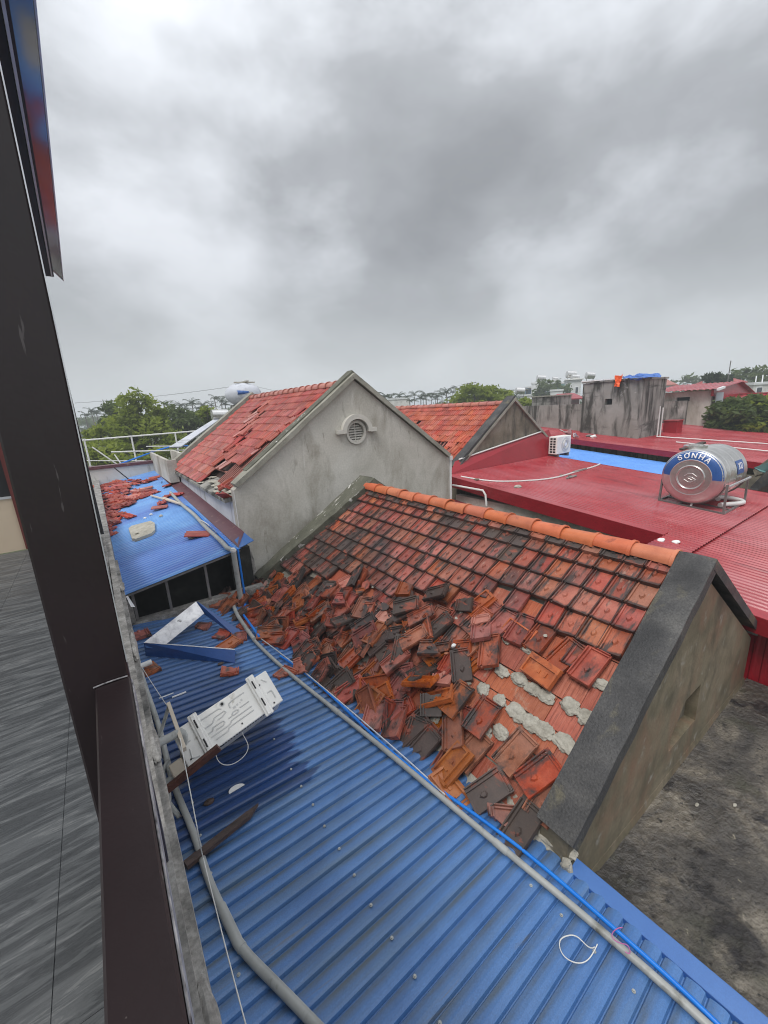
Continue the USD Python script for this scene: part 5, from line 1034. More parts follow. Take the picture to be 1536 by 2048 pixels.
obj("side_cladding", corrugated(V(6.06, .3, -4.0), V(6.06, .3, -2.6), V(6.06, 1.22, -4.0), V(6.06, 1.22, -2.55), .1, .017, PROF), m_redd, t_l)
obj("support_wall", bx(6.15, -2.5, -H, 6.3, 2.1, -2.75), m_greyd, t_l); obj("support_wall", bx(11.7, -2.5, -H, 11.85, 2.1, -2.85), m_greyd, t_l)
t_k = T("small_red_roof", "small red corrugated roof tucked between the grey gable wall and the big red roof", "roof", (7.5, 7, -2.7))
kz = -2.52
obj("roofing_sheet", corrugated(V(7.0, 6.2, kz - .14), V(7.0, 8.4, kz + .06), V(7.62, 6.2, kz - .14), V(7.62, 8.4, kz + .06), .1, .02, PROF), m_red, t_k)
obj("fascia", slab([V(7.00, 6.2, kz - .12), V(7.62, 6.2, kz - .12), V(7.62, 6.2, kz - .34), V(7.00, 6.2, kz - .34)], V(0, .01, 0)), m_redd, t_k)
obj("support_wall", bx(7.02, 6.25, -H, 7.6, 6.35, kz - .2), m_grey, t_k)
w_ = [atX(q, 7.38) for q in ((905, 970), (966, 981), (971, 990), (973, 1012))]
obj("white_pipe_elbow", tube(w_, .026, 8), m_pvcw, None, 40, label="thin white pipe with an elbow under the big red roof's fascia", cat="pipe")
obj("white_hose", tube(curve([onRed(q, .03) for q in ((922, 953), (945, 957), (985, 962), (1040, 962), (1100, 957), (1150, 944), (1185, 934), (1200, 928))], 40), .020, 6), m_wire, None, 40, label="white hose curving across the far end of the big red roof", cat="hose")
for i, (q, s, l) in enumerate((((1035, 973), .10, "pale flat stone on the big red roof below the white hose"), ((953, 959), .08, "grey stone on the big red roof near its left corner"), ((1123, 950), .05, "small dark stone on the big red roof by the hose"), ((1140, 952), .06, "dark broken piece on the big red roof beside the hose's bend"))):
    obj("roof_stone", lump(onRed(q, .03), (s, s * .8, s * .35), 70 + i, 2, .4), m_mortar if i == 0 else m_greyd, None, 40, label=l, cat="stone")
for i, (a, b) in enumerate((((1134, 956), (1152, 951)), ((1146, 944), (1172, 937)))): obj("wood_strip", bar(onRed(a, .04), onRed(b, .04), .05, .03), m_ledge, None, label=["lower grey strip lying by the white hose on the red roof", "upper pale strip lying by the white hose on the red roof"][i], cat="strip")
for i, q in enumerate(((1322, 1080), (1352, 1084))): obj("cement_lump", lump(onRed(q, .02), (.07, .05, .03), 30 + i, 2, .4), m_white, None, 40, label=["left white cement lump behind the near ridge's end", "right white cement lump behind the near ridge's end"][i], cat="lump")

# upright condenser on the red roof
t = T("upright_condenser", "white air-conditioner condenser standing at the right foot of the dark gable", "air conditioner", V(12.3, 7.5, R1z(7.5)))
c = V(12.02, 7.50, R1z(7.5) + .10); W_, D_, H_ = .80, .29, .56
obj("casing", rbox(W_, D_, H_, .015, c + V(W_ / 2, D_ / 2, H_ / 2)), m_acw, t)
fc = c + V(W_ * .60, -.004, H_ * .52)
obj("fan_grille", trimesh.creation.cylinder(.225, .012, sections=28, transform=trimesh.transformations.translation_matrix(fc) @ trimesh.transformations.rotation_matrix(math.pi / 2, [1, 0, 0])), m_acg, t)
obj("fan_hub", trimesh.creation.cylinder(.06, .03, sections=16, transform=trimesh.transformations.translation_matrix(fc) @ trimesh.transformations.rotation_matrix(math.pi / 2, [1, 0, 0])), m_whitep, t)
for r in (.10, .15, .13): obj("grille_ring", trimesh.creation.torus(r, .006, 24, 6, transform=trimesh.transformations.translation_matrix(fc + V(0, -.012, 0)) @ trimesh.transformations.rotation_matrix(math.pi / 2, [1, 0, 0])), m_acw, t)
for i in range(2):
    for k in range(6): obj("side_slot", bx(c[0] - .004, c[1] + .045 + i * .11, c[2] + .05 + k * .083, c[0] + .002, c[1] + .125 + i * .11, c[2] + .105 + k * .083), m_black, t)
for x in (.1, .65): obj("foot", bx(c[0] + x, c[1] - .01, c[2] - .10, c[0] + x + .06, c[1] + D_, c[2] + .001), m_iron, t)

# ------------------------------------------------------------------ stainless water tank on its frame
TR, TX0, TLn = .53, 9.50, 1.30
f0, f1 = onRed((1318, 1002), .02), onRed((1440, 1030), .02)
TC = V(TX0, 2.99, R1z(3.0) + .05 + TR + .05)
t = T("steel_water_tank", "shiny stainless steel water tank lying on a frame on the big red roof", "water tank", V(TX0 + .6, 3.0, R1z(3.0)))
def revolve_x(prof, n=48):                                          # profile (x, r) about the tank's axis
    an = np.arange(n) / n * 2 * np.pi; v = np.array([(TC[0] + x, TC[1] + r * math.cos(a), TC[2] + r * math.sin(a)) for x, r in prof for a in an]); f = []
    for i in range(len(prof) - 1):
        for k in range(n): j = (k + 1) % n; f += [[i * n + k, i * n + j, (i + 1) * n + j], [i * n + k, (i + 1) * n + j, (i + 1) * n + k]]
    g = trimesh.Trimesh(v, f, process=False); g.fix_normals(); return g
face = [(-.10, .0), (-.10, .205), (-.112, .215), (-.112, .232), (-.098, .245), (-.094, .33), (-.10, .345), (-.092, .36), (-.075, .44), (-.04, .50), (0, TR)]
cyl = [(0, TR), (.03, TR + .008), (.06, TR)] + [p for k in range(3) for p in ((.22 + k * .36, TR), (.24 + k * .36, TR + .007), (.26 + k * .36, TR))] + [(TLn - .04, TR), (TLn, TR - .01), (TLn + .10, TR * .6), (TLn + .13, .001)]
obj("end_cap", revolve_x(face), m_steel, t, 28); obj("drum", revolve_x(cyl), m_steel, t, 28)
def on_cap(a, r):                                                   # the point of the end face at angle a, radius r
    rs_ = [q[1] for q in face]; x = np.interp(r, rs_, [q[0] for q in face]); return V(TC[0] + x - .005, TC[1] - r * math.sin(a), TC[2] + r * math.cos(a))   # seen from -x: +a turns to the right
def arc_strip(a0, a1, r0, r1, n=30):
    vs = []
    for r in np.linspace(r0, r1, 5):
        for a in np.linspace(a0, a1, n): vs.append(on_cap(a, r))
    f = [[i * n + k, i * n + k + 1, (i + 1) * n + k + 1] for i in range(4) for k in range(n - 1)] + [[i * n + k, (i + 1) * n + k + 1, (i + 1) * n + k] for i in range(4) for k in range(n - 1)]
    return trimesh.Trimesh(vs, f, process=False)
lab = obj("blue_label", arc_strip(-1.52, 1.62, .355, .517), m_bluep, t, True)
def arc_text(txt, height, r, a_mid, spread):
    out = []
    for i, ch in enumerate(txt):
        g = meshkit.text_mesh(ch, height, .003, True); g = g.subdivide_to_size(.02); v = g.vertices; x = v[:, 0] - (v[:, 0].min() + v[:, 0].max()) / 2; y = v[:, 1]
        a = a_mid + (i - (len(txt) - 1) / 2) * spread + x * 1.12 / (r + .04); P = np.array([on_cap(aa, r + yy) for aa, yy in zip(a, y)]); P[:, 0] -= .005 + v[:, 2]
        out.append(trimesh.Trimesh(P, g.faces, process=False))
    return cat(*out)
obj("lettering", arc_text("SƠNHA", .088, .388, .04, .285), m_whitep, lab)
def ring_strip(pts, r=.006): return tube(curve(pts, 20), r, 6)
em = lambda y, z: V(TC[0] - .104, TC[1] - y, TC[2] + z)
obj("emblem", cat(*[tube([em(*p) for p in seg], .006, 6) for seg in ([(-.10, .02), (-.03, .085), (.03, .085), (.11, .03)], [(-.10, -.04), (-.02, -.09), (.02, -.09), (.10, -.035), (.03, .01), (-.02, .01), (-.035, -.01), (.04, -.045)])]), m_steel, t)
obj("rim_ring", trimesh.creation.torus(.228, .010, 40, 8, transform=trimesh.transformations.translation_matrix(TC + V(-.112, 0, 0)) @ trimesh.transformations.rotation_matrix(math.pi / 2, [0, 1, 0])), m_steel, t, True)
def drum_patch(a0, a1, x0_, x1_, mat, name, n=12):
    an = np.linspace(a0, a1, n); r = TR + .009; vs = [(TC[0] + x, TC[1] - r * math.sin(a), TC[2] + r * math.cos(a)) for x in (x0_, x1_) for a in an]
    return obj(name, trimesh.Trimesh(vs, [[k, k + 1, n + k + 1] for k in range(n - 1)] + [[k, n + k + 1, n + k] for k in range(n - 1)], process=False), mat, t, True)
drum_patch(1.05, 1.55, .62, 1.02, m_bluep, "side_label")
g = []
for i, ch in enumerate("XD"):
    h = meshkit.text_mesh(ch, .12, .002, True); v = h.vertices; a = 1.38 - v[:, 1] / TR; r = TR + .011 + v[:, 2]
    g.append(trimesh.Trimesh(np.c_[TC[0] + .70 + i * .14 + v[:, 0], TC[1] - r * np.sin(a), TC[2] + r * np.cos(a)], h.faces, process=False))
obj("side_lettering", cat(*g), m_whitep, t)
obj("hatch", cat(tube([TC + V(.35, .12, TR - .02), TC + V(.35, .12, TR + .05)], .2, 20), tube([TC + V(.35, .12, TR + .05), TC + V(.35, .12, TR + .075)], .12, 16)), m_steel, t, 40)
obj("timber_on_top", bar(TC + V(.1, .28, TR - .02), TC + V(.55, .05, TR + .09), .09, .04), m_timber, t)
yA, yB = f0[1] + .02, f1[1] - .02; xA, xB = TX0 + .02, TX0 + 1.25
for x in (xA, xB):
    for yy in (yA, yB):
        obj("frame_leg", bar(Rd(x, yy, .02), V(x + .02, TC[1] + (yy - TC[1]) * .98, TC[2] - .10), .035, .035), m_iron, t)
    obj("frame_bar", bar(Rd(x, yA, .03), Rd(x, yB, .03), .035, .035), m_iron, t)
    obj("saddle", tube([V(x + .05, TC[1] + (TR + .015) * math.sin(a), TC[2] - (TR + .015) * math.cos(a)) for a in np.linspace(-1.3, 1.3, 14)], .016, 6), m_iron, t)
    obj("strut", bar(Rd(x, 3.0 - .05, .03), V(x + .05, 2.95, TC[2] - TR), .03, .03), m_pvcw, t)
for yy in (yA, yB): obj("frame_bar", bar(Rd(xA, yy, .03), Rd(xB, yy, .03), .035, .035), m_iron, t); 
obj("side_rail", bar(V(xA, yB - .03, TC[2] - .12), V(xB, yB - .03, TC[2] - .12), .03, .03), m_alu, t)
obj("frame_bar", bar(Rd(xA + .4, yA, .03), Rd(xA + .4, yB, .03), .03, .03), m_iron, t); obj("frame_bar", bar(Rd(xA, yA - .35, .032), Rd(xB, yA - .35, .032), .03, .03), m_iron, t)
pv = [onRed(q, .08) for q in ((1436, 998), (1452, 995), (1484, 1002), (1462, 1008), (1440, 1010))]
obj("supply_pipe", tube(curve(pv, 24), .045, 10), m_pvcw, None, 40, label="white looped pipe on the red roof behind the steel tank's frame", cat="pipe")

# ------------------------------------------------------------------ behind the red roof: blue roof, further red roof, concrete block
t = T("sky_blue_roof", "flat bright blue metal roof strip between the two red roofs", "roof", (13.6, 7, -2.4))
bzf = lambda y: -1.95 + .09 * (y - 9)
for k in range(3):
    a, b = 12.2 + k * .96, 12.2 + (k + 1) * .96
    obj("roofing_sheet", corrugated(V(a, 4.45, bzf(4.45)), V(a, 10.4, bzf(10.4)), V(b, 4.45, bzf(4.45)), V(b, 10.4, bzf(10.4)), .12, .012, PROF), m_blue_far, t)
obj("support_wall", bx(12.25, 4.5, -H, 15.0, 4.65, -2.5), m_greyd, t)
t = T("yellowed_sheet", "yellowed corrugated sheets at the right end of the bright blue roof", "roof sheet", (13, 4.6, -2.4))
for k in range(4): p0 = V(12.25 + k * .42, 4.42, bzf(4.4) + .05 - k * .012); obj("corrugated_sheet", slab([p0, p0 + V(.40, -.05, .02), p0 + V(.44, -.50, -.03), p0 + V(.03, -.42, -.03)], V(0, 0, -.01)), m_beige, t)
r3 = lambda y: -1.6 + .085 * (y - 9)
def on3(q, d=0): return on(q, [0, -.085, 1], -1.6 - .085 * 9 + d)
t_f = T("far_red_roof", "further red metal roof with two white pipes, in front of the concrete block", "roof", (18, 7, -2))
for k in range(9):
    a, b = 15 + k * 1.0, 16 + k * 1.0
    obj("roofing_sheet", corrugated(V(a, 1.0, r3(1.0)), V(a, 12.4, r3(12.4)), V(b, 1.0, r3(1.0)), V(b, 12.4, r3(12.4)), .125, .017, PROF), m_red, t_f)
obj("fascia", slab([V(14.96, 1.0, r3(1) + .03), V(14.96, 12.4, r3(12.4) + .03), V(14.98, 12.4, r3(12.4) - .16), V(14.98, 1.0, r3(1) - .16)], V(.01, 0, 0)), m_redd, t_f)
obj("support_wall", bx(15.05, 1.0, -H, 15.2, 12.4, -2.45), m_greyd, t_f)
BB = on3((1275, 878)); BA = atX((1160, 866), BB[0]); BC = atY((1322, 863), BB[1]); BT = atY((1275, 758), BB[1])
t = T("concrete_block", "tall raw streaked concrete stair block standing behind the far red roof", "building", (BB[0] + .5, BB[1] + 1, -H))
blk = Polygon([(BB[1], -H), (BA[1], -H), (BA[1], BT[2] - .02), (BB[1], BT[2])])
hole = atX((1217, 803), BB[0]); win = sbox(hole[1] - .14, hole[2] - .13, hole[1] + .14, hole[2] + .10)
obj("face_wall", wallYZ(blk.difference(win), BB[0], BB[0] + .2), m_conc, t); obj("opening", bx(BB[0] + .19, hole[1] - .2, hole[2] - .2, BB[0] + .21, hole[1] + .2, hole[2] + .2), m_void, t)
obj("right_wall", bx(BB[0] + .2, BB[1], -H, BC[0], BB[1] + .2, BT[2] - .01), m_conc, t); obj("core", bx(BB[0] + .21, BB[1] + .2, -H, BC[0] - .01, BA[1] - .01, BT[2] - .15), m_conc, t)
obj("top_slab", bx(BB[0] - .05, BB[1] - .05, BT[2] - .001, BC[0] + .05, BA[1] + .05, BT[2] + .06), m_conc, t)
obj("white_ledge", bx(BB[0] - .06, BA[1] - 1.3, BT[2] + .061, BC[0], BA[1] + .06, BT[2] + .10), m_white, t)
# cloths on the block
def cloth(name, quad, mat, label, seed, amp=.05, n=14, thick=.012):
    P = np.array(quad); vs = []
    for u in np.linspace(0, 1, n):
        for v_ in np.linspace(0, 1, n):
            p = (P[0] * (1 - u) + P[1] * u) * (1 - v_) + (P[3] * (1 - u) + P[2] * u) * v_
            q = V(u * 3.1 + seed, v_ * 3.3, seed * .7); vs.append(p + amp * 2 * (V(meshkit.fbm(q, 3, 1), meshkit.fbm(q, 3, 2), meshkit.fbm(q, 3, 3)) - .5))
    f = []
    for i in range(n - 1):
        for j in range(n - 1): a = i * n + j; f += [[a, a + n, a + n + 1], [a, a + n + 1, a + 1]]
    m = trimesh.Trimesh(vs, f, process=False); nn = m.vertex_normals; v2 = np.vstack([m.vertices, m.vertices - nn * thick]); f2 = np.vstack([m.faces, m.faces[:, ::-1] + len(m.vertices)])
    obj(name, trimesh.Trimesh(v2, f2, process=False), mat, None, True, label=label, cat="tarpaulin")
X_ = BB[0] - .12
cloth("orange_tarpaulin", [atX((1228, 752), X_), atX((1246, 751), X_), atX((1240, 772), X_), atX((1230, 774), X_)], m_orange, "crumpled orange tarpaulin hanging over the concrete block's edge", 2, .10)
cloth("blue_tarpaulin", [atX((1246, 752), X_ + .6), atX((1317, 748), X_ + .6), atX((1317, 756), X_), atX((1248, 756), X_)], m_btarp, "blue tarpaulin bunched along the top of the concrete block", 5, .20)
# parapet left of the block
pA_, pB_ = atX((1050, 812), BB[0] + .4), atX((1165, 808), BB[0] + .4)
t = T("grey_parapet", "long blackened concrete parapet running left from the concrete block", "wall", (BB[0] + .4, 13, -H))
obj("wall", bx(BB[0] + .4, BA[1] - .01, -H, BB[0] + .6, pA_[1] + 3, (pA_[2] + pB_[2]) / 2), m_conc, t)
c_ = atX((1064, 795), BB[0] + 3); d_ = atX((1100, 812), BB[0] + 3)
t = T("grey_box_wall", "plain grey concrete box rising behind the blackened parapet", "building", (c_[0], d_[1], -H)); obj("body", bx(c_[0], d_[1], -H, c_[0] + 2, c_[1], c_[2]), m_conc, t); obj("capping", bx(c_[0] - .05, d_[1] - .05, c_[2], c_[0] + 2, c_[1] + .05, c_[2] + .06), m_coping, t)
for q, i in (((1140, 862), 0), ((1148, 868), 1)): cloth("white_plastic", [on3((q[0] - 20 + 18 * i, q[1] - 2), .02), on3((q[0] + 2, q[1] - 2), .30), on3((q[0] + 8, q[1] + 6), .10), on3((q[0] - 2, q[1] + 6), .03)], m_white, ["crumpled white plastic sheet at the end of the far red roof", "smaller white plastic scrap beside the crumpled sheet on the far red roof"][i], 7 + i, .12)
for i, q in enumerate(((1178, 872), (1187, 873))): obj("grey_rubble", lump(on3(q, .04), (.16, .1, .06), 20 + i, 2, .5), m_white if i else m_ledge, None, 40, label=["grey rubble at the foot of the concrete block", "white rubble piece at the foot of the concrete block"][i], cat="rubble")
for i, q in enumerate(((1314, 873), (1320, 872))): p = on3(q, .05); obj("white_vent_pipe", tube([p, V(p[0], p[1], p[2] + 1.15 - .06 * i)], .022, 8), m_pvcw, None, 40, label=["left of two thin white pipes standing at the concrete block", "right of two thin white pipes standing at the concrete block"][i], cat="pipe")
p = on3((1340, 866), 0); t = T("red_vent_box", "dark red sheet-metal vent box on the far red roof by the white pipes", "vent", p); obj("box", bx(p[0] - .1, p[1] - .25, p[2], p[0] + .5, p[1] + .25, p[2] + .5), m_redd, t); obj("lid", bx(p[0] - .13, p[1] - .28, p[2] + .5, p[0] + .53, p[1] + .28, p[2] + .53), m_red, t)
for i, (a, b) in enumerate((((1313, 873), (1545, 888)), ((1352, 884), (1545, 903)))): obj("white_roof_pipe", tube([on3(a, .06), on3(b, .06)], .02, 6), m_pvcw, None, 40, label=["upper of two thin white pipes lying along the far red roof", "lower of two thin white pipes lying along the far red roof"][i], cat="pipe")
# debris right of the tank
t = T("collapsed_sheet", "collapsed grey roofing sheets right of the steel tank", "roof sheet", (13.2, 3, -2.6))
for k, (qs, mt) in enumerate(((((1500, 975), (1545, 930), (1560, 985), (1508, 1000)), m_cope), (((1506, 940), (1540, 915), (1560, 935), (1510, 952)), m_greyd), (((1495, 990), (1545, 965), (1570, 1000), (1500, 1004)), m_timber), (((1508, 935), (1548, 920), (1552, 950), (1520, 942)), m_farteal))):
    obj("bent_sheet", slab([atX(q, 12.6 + .25 * (k == 1) + .2 * j * (j < 3)) for j, q in enumerate(qs)], V(.03, 0, -.03)), mt, t)

# ------------------------------------------------------------------ buildings on the right behind
XR = 24.0
def quadX(name, qs, xs_, mat, t, th=V(.08, 0, -.08)): return obj(name, slab([atX(q, x) for q, x in zip(qs, xs_)], th), mat, t)
e0_, e1_ = atX((1322, 803), XR), atX((1426, 866), XR); etop = atX((1425, 781), XR)
t = T("grey_house", "grey house with a pink-red metal roof behind the far red roof", "house", (XR + 2, e1_[1], -H))
y_r = etop[1]; y_l = atX((1300, 800), XR)[1]; zt_ = etop[2]
slit = [atX(q, XR) for q in ((1353, 795), (1379, 802))]
obj("front_wall", wallYZ(Polygon([(y_r, -H), (y_l, -H), (y_l, zt_), (y_r, zt_)]).difference(sbox(slit[1][1], slit[1][2], slit[0][1], slit[0][2])), XR, XR + .2), m_grey, t)
obj("slot_window", bx(XR + .15, slit[1][1] - .05, slit[1][2] - .05, XR + .19, slit[0][1] + .05, slit[0][2] + .05), m_void, t)
obj("side_wall", bx(XR + .2, y_r, -H, XR + 5, y_r + .2, zt_), m_greyd, t)
lo = atX((1324, 803), XR - .06); obj("lower_wall", bx(XR - .14, atX((1377, 803), XR)[1], -H, XR - .001, y_l, lo[2]), m_conc, t)
rx = XR + 3.0; rdg = atX((1468, 764), rx)
obj("roof", corrugated(V(XR - .4, y_r - .3, zt_ + .05), V(rx, y_r - .3, rdg[2]), V(XR - .4, y_l, zt_ + .05), V(rx, y_l, rdg[2]), .25, .03, PROF), m_red, t)
obj("back_roof", corrugated(V(rx + .001, y_r - .3, rdg[2]), V(rx + 3, y_r - .3, rdg[2] - .75), V(rx + .001, y_l, rdg[2]), V(rx + 3, y_l, rdg[2] - .75), .25, .03, PROF), m_red, t)
obj("gable_cladding", wallXZ(Polygon([(XR - .2, zt_ - .25), (XR - .2, zt_ + .05), (rx, rdg[2] - .05), (rx + 3, rdg[2] - .8), (rx + 3, zt_ - .9)]), y_r - .12, y_r - .02), m_redd, t)
obj("white_verge", bar(V(XR - .45, y_r - .34, zt_ + .04), V(XR + .3, y_r - .34, zt_ + .12), .10, .10), m_whitep, t)
obj("loose_lining", slab([V(XR - .1, y_r - .2, zt_ - .1), V(XR + .5, y_r - .3, zt_ - .1), V(XR + .6, y_r - .3, zt_ - .8), V(XR, y_r - .2, zt_ - .9)], V(0, .02, 0)), m_whitew, t)
X2 = 25.0; l0, l1 = atX((1420, 816), X2), atX((1530, 812), X2); u0, u1 = atX((1470, 790), X2 + 2.5), atX((1560, 781), X2 + 2.5)
t = T("right_red_roof_house", "house with a bright red metal roof at the right edge above the green bush", "house", (X2 + 1, l1[1], -H))
obj("roof", corrugated(V(X2, l0[1], l0[2]), V(X2 + 2.5, l0[1] - .3, u0[2]), V(X2, l0[1] - 8, l0[2] - .1), V(X2 + 2.5, l0[1] - 8, u0[2]), .25, .03, PROF), m_red, t)
obj("ridge_cap", bar(V(X2 + 2.5, l0[1] - .2, u0[2] + .04), V(X2 + 2.5, l0[1] - 8, u0[2] + .04), .3, .06), m_red, t)
obj("wall", bx(X2 + .3, l0[1] - 8, -H, X2 + .5, l0[1] - .2, l0[2] - .12), m_greyd, t)
obj("back_roof", slab([V(X2 + 2.51, l0[1] - .3, u0[2]), V(X2 + 2.51, l0[1] - 8, u0[2]), V(X2 + 5, l0[1] - 8, l0[2]), V(X2 + 5, l0[1] - .3, l0[2])], V(0, 0, -.05)), m_red, t)

# ------------------------------------------------------------------ dark concrete roof at the lower right
CZ = -3.48
rng = np.random.RandomState(3); nx_, ny_ = 90, 70
gx = np.linspace(2.06, 6.02, nx_); gy = np.linspace(-3.4, 1.045, ny_); XX, YY = np.meshgrid(gx, gy)
ZZ = CZ + .035 * (meshkit.fbm(np.stack([XX * 1.3, YY * 1.3, 0 * XX], -1), 4, 3) - .5) + .016 * (meshkit.fbm(np.stack([XX * 7, YY * 7, 0 * XX + 4], -1), 3, 5) - .5) + np.clip((2.5 - XX) * .5, 0, .2)
top = np.stack([XX, YY, ZZ], -1).reshape(-1, 3); f = []
for j in range(ny_ - 1):
    for i in range(nx_ - 1): a = j * nx_ + i; f += [[a, a + 1, a + nx_ + 1], [a, a + nx_ + 1, a + nx_]]
t = T("concrete_roof", "dark wet lichen-blotched concrete flat roof at the lower right", "roof", (4, -1, -H))
obj("top_surface", trimesh.Trimesh(top, f, process=False), m_slabc, t, True); obj("body", bx(2.07, -3.4, -H, 6.0, 1.04, CZ - .06), m_greyd, t)
obj("wall_fillet", slab([V(2.4, 1.03, CZ - .01), V(5.9, 1.03, CZ - .01), V(5.9, 1.043, CZ + .07), V(2.4, 1.043, CZ + .07)], V(0, .002, 0)), m_gable, t)
for k in range(26):
    p = V(rng.uniform(2.3, 5.8), rng.uniform(-1.6, .95), CZ + .012); obj("leaf_litter", lump(p, (.022, .012, .008), k, 1, .5), m_shard if k % 3 == 0 else m_mortar, None, label="small leaf or chip lying on the dark wet concrete roof", cat="litter", group="litter on the dark concrete roof")

# ------------------------------------------------------------------ trees, palms, far houses
def leaf_mass(n, size, shape, seed, clumps=26, flat=.5, droop=0.0):
    """n leaf-sized quads gathered in clumps through an ellipsoid of the given half-axes, its centre at the origin"""
    r = np.random.RandomState(seed); cc = r.normal(0, 1, (clumps, 3)); cc /= np.linalg.norm(cc, axis=1)[:, None]; cc *= (r.uniform(.35, 1.0, clumps) ** .6)[:, None]
    k = r.randint(0, clumps, n); p = cc[k] + np.clip(r.normal(0, .13, (n, 3)), -.27, .27) * r.uniform(.5, 1.4, (clumps, 1))[k]; p = p * np.asarray(shape)
    a = r.normal(0, 1, (n, 3)); a[:, 2] *= flat; a[:, 2] -= droop; a /= np.linalg.norm(a, axis=1)[:, None]; b = np.cross(a, r.normal(0, 1, (n, 3))); b /= np.linalg.norm(b, axis=1)[:, None]
    s = (size * r.uniform(.6, 1.4, n))[:, None]; v = np.stack([p - a * s, p + b * s * .38, p + a * s, p - b * s * .38], 1).reshape(-1, 3); i = np.arange(n) * 4
    return trimesh.Trimesh(v, np.vstack([np.c_[i, i + 1, i + 2], np.c_[i, i + 2, i + 3]]), process=False)
def tree(q, d, rx, rz, n, size, mat, label, seed, group=None, flat=.6, sy=1.0):
    c = atD(q, d); t = T("leafy_tree", label, "tree", V(c[0], c[1], -H), group)
    g = leaf_mass(n, size * .85, (rx, rx * sy, rz), seed, 44, flat); g.apply_translation(c); obj("crown", g, mat, t)
    r = np.random.RandomState(seed); obj("trunk", tube(curve([V(c[0], c[1], -H), V(c[0] + .1, c[1], (c[2] - H) / 2), c], 8), np.linspace(.16, .06, 8) * max(.6, rx / 2), 8), m_bark, t)
    for k in range(5): e = c + r.normal(0, .45, 3) * (rx, rx, rz); obj("limb", tube(curve([V(c[0], c[1], c[2] - rz * .8), (c + e) / 2 - V(0, 0, .2), e], 8), np.linspace(.06, .015, 8), 5), m_bark, t)
for i, a in enumerate([((285, 835), 25, 1.4, 1.6, 2600, .20, m_leafy, "tallest yellow-green tree, its pointed top against the grey sky"), ((230, 868), 24, 1.5, .9, 2600, .18, m_leafy, "bright green bushy tree at the left behind the white railing"), ((300, 880), 25, 1.8, 1.3, 3600, .19, m_leafy, "broad yellow-green tree in the middle behind the white railing"),
                      ((345, 850), 29, 1.9, 1.5, 3000, .20, m_leafd, "duller green tree with a thin top right of the pointed tree"), ((245, 835), 31, 1.5, 1.3, 2000, .2, m_leafd, "thin straggly tree left of the pointed tree"), ((385, 858), 30, 1.5, 1.2, 2200, .2, m_leafd, "green tree beside the solar panel"), ((200, 905), 22, 1.2, .7, 1600, .16, m_leafy, "low yellow-green bush at the far left by the brown post"),
                      ((412, 828), 26, .6, .5, 800, .15, m_leafy, "small yellow-green treetop left of the solar heater tank"), ((280, 915), 23, 2.2, .8, 2600, .18, m_leafy, "low bushy growth just above the end wall"),
                      ((950, 793), 33, 2.3, .9, 3000, .22, m_leafy, "wide yellow-green treetop above the orange-tiled ridge"), ((990, 798), 34, 1.6, .7, 1500, .22, m_leafy, "smaller green treetop just left of the dark gable's peak"), ((1052, 808), 30, .9, .5, 900, .18, m_leafy, "yellow-green bush between the dark gable and the grey box wall"),
                      ((1088, 782), 60, 1.6, 1.5, 900, .32, m_leafd, "scrubby dark tree in front of the distant blue building"), ((1118, 785), 62, 1.6, 1.6, 900, .32, m_leafd, "thin dark tree left of the distant white tower"),
                      ((1500, 765), 44, 2.4, 1.4, 1300, .30, m_leafd, "wind-torn grey-green tree at the upper right"), ((1440, 772), 48, 1.3, 1.0, 600, .30, m_leafd, "thin grey tree behind the red gable at the right")]):
    tree(a[0], a[1], a[2], a[3], a[4], a[5], a[6], a[7], 300 + i)
c = atD((1498, 838), 18.5); t = T("green_bush", "big dark green windblown bush at the right edge behind the far red roof", "bush", V(c[0], c[1], -H))
g = leaf_mass(9000, .15, (1.7, 1.7, 1.0), 77, 44, .5, .25); g.apply_translation(c); obj("foliage", g, m_leafd, t); g = leaf_mass(1800, .15, (1.5, 1.5, .85), 78, 30, .5, .2); g.apply_translation(c + V(-.1, -.1, .15)); obj("pale_shoots", g, m_leafy, t)
obj("stem", tube([V(c[0], c[1], -H), c], .08, 6), m_bark, t)
def palm_mesh(seed, h=9.0):
    r = np.random.RandomState(seed); wind = V(.8, .25, 0); crown = []
    for k in range(11):
        az = k / 11 * 6.28 + r.uniform(-.25, .25); up = r.uniform(.1, 1.5); L = r.uniform(1.5, 2.2); d = V(math.cos(az), math.sin(az), 0); pts = []
        for s in np.linspace(0, 1, 7): pts.append(d * L * s * math.cos(up * (1 - s)) * .9 + V(0, 0, L * (math.sin(up) * s * .9 - .50 * s * s)) + wind * .9 * s * s)
        pts = np.array(pts) + V(0, 0, h); side = np.cross(d, V(0, 0, 1))
        for i in range(len(pts) - 1):
            for m in range(2):
                p = pts[i] + (pts[i + 1] - pts[i]) * m / 2
                for sg in (-1, 1):
                    w = .55 * (1 - .55 * i / 6) * r.uniform(.7, 1.1); e = p + side * sg * w * .7 + V(0, 0, -w * .75) + wind * .35 * w + unit(pts[i + 1] - pts[i]) * .25
                    b = unit(pts[i + 1] - pts[i]) * .055; crown.append((p - b, p + b, e))
    v = np.array(crown).reshape(-1, 3); return trimesh.Trimesh(v, np.arange(len(v)).reshape(-1, 3), process=False)
for i in range(3):
    p = f"/World/Looks/areca_palm_{i + 1:03d}"
    x = UsdGeom.Xform(stage.CreateClassPrim(p)); stage.GetPrimAtPath(p).SetTypeName("Xform")
    h = 9.0; usdkit.mesh(stage, p + "/crown", palm_mesh(50 + i, h), m_leafp); usdkit.mesh(stage, p + "/trunk", tube([V(0, 0, 0), V(.05, 0, 4.5), V(.12 * (i - 1), 0, h)], [.13, .10, .08], 7), m_bark)
rp = np.random.RandomState(19)
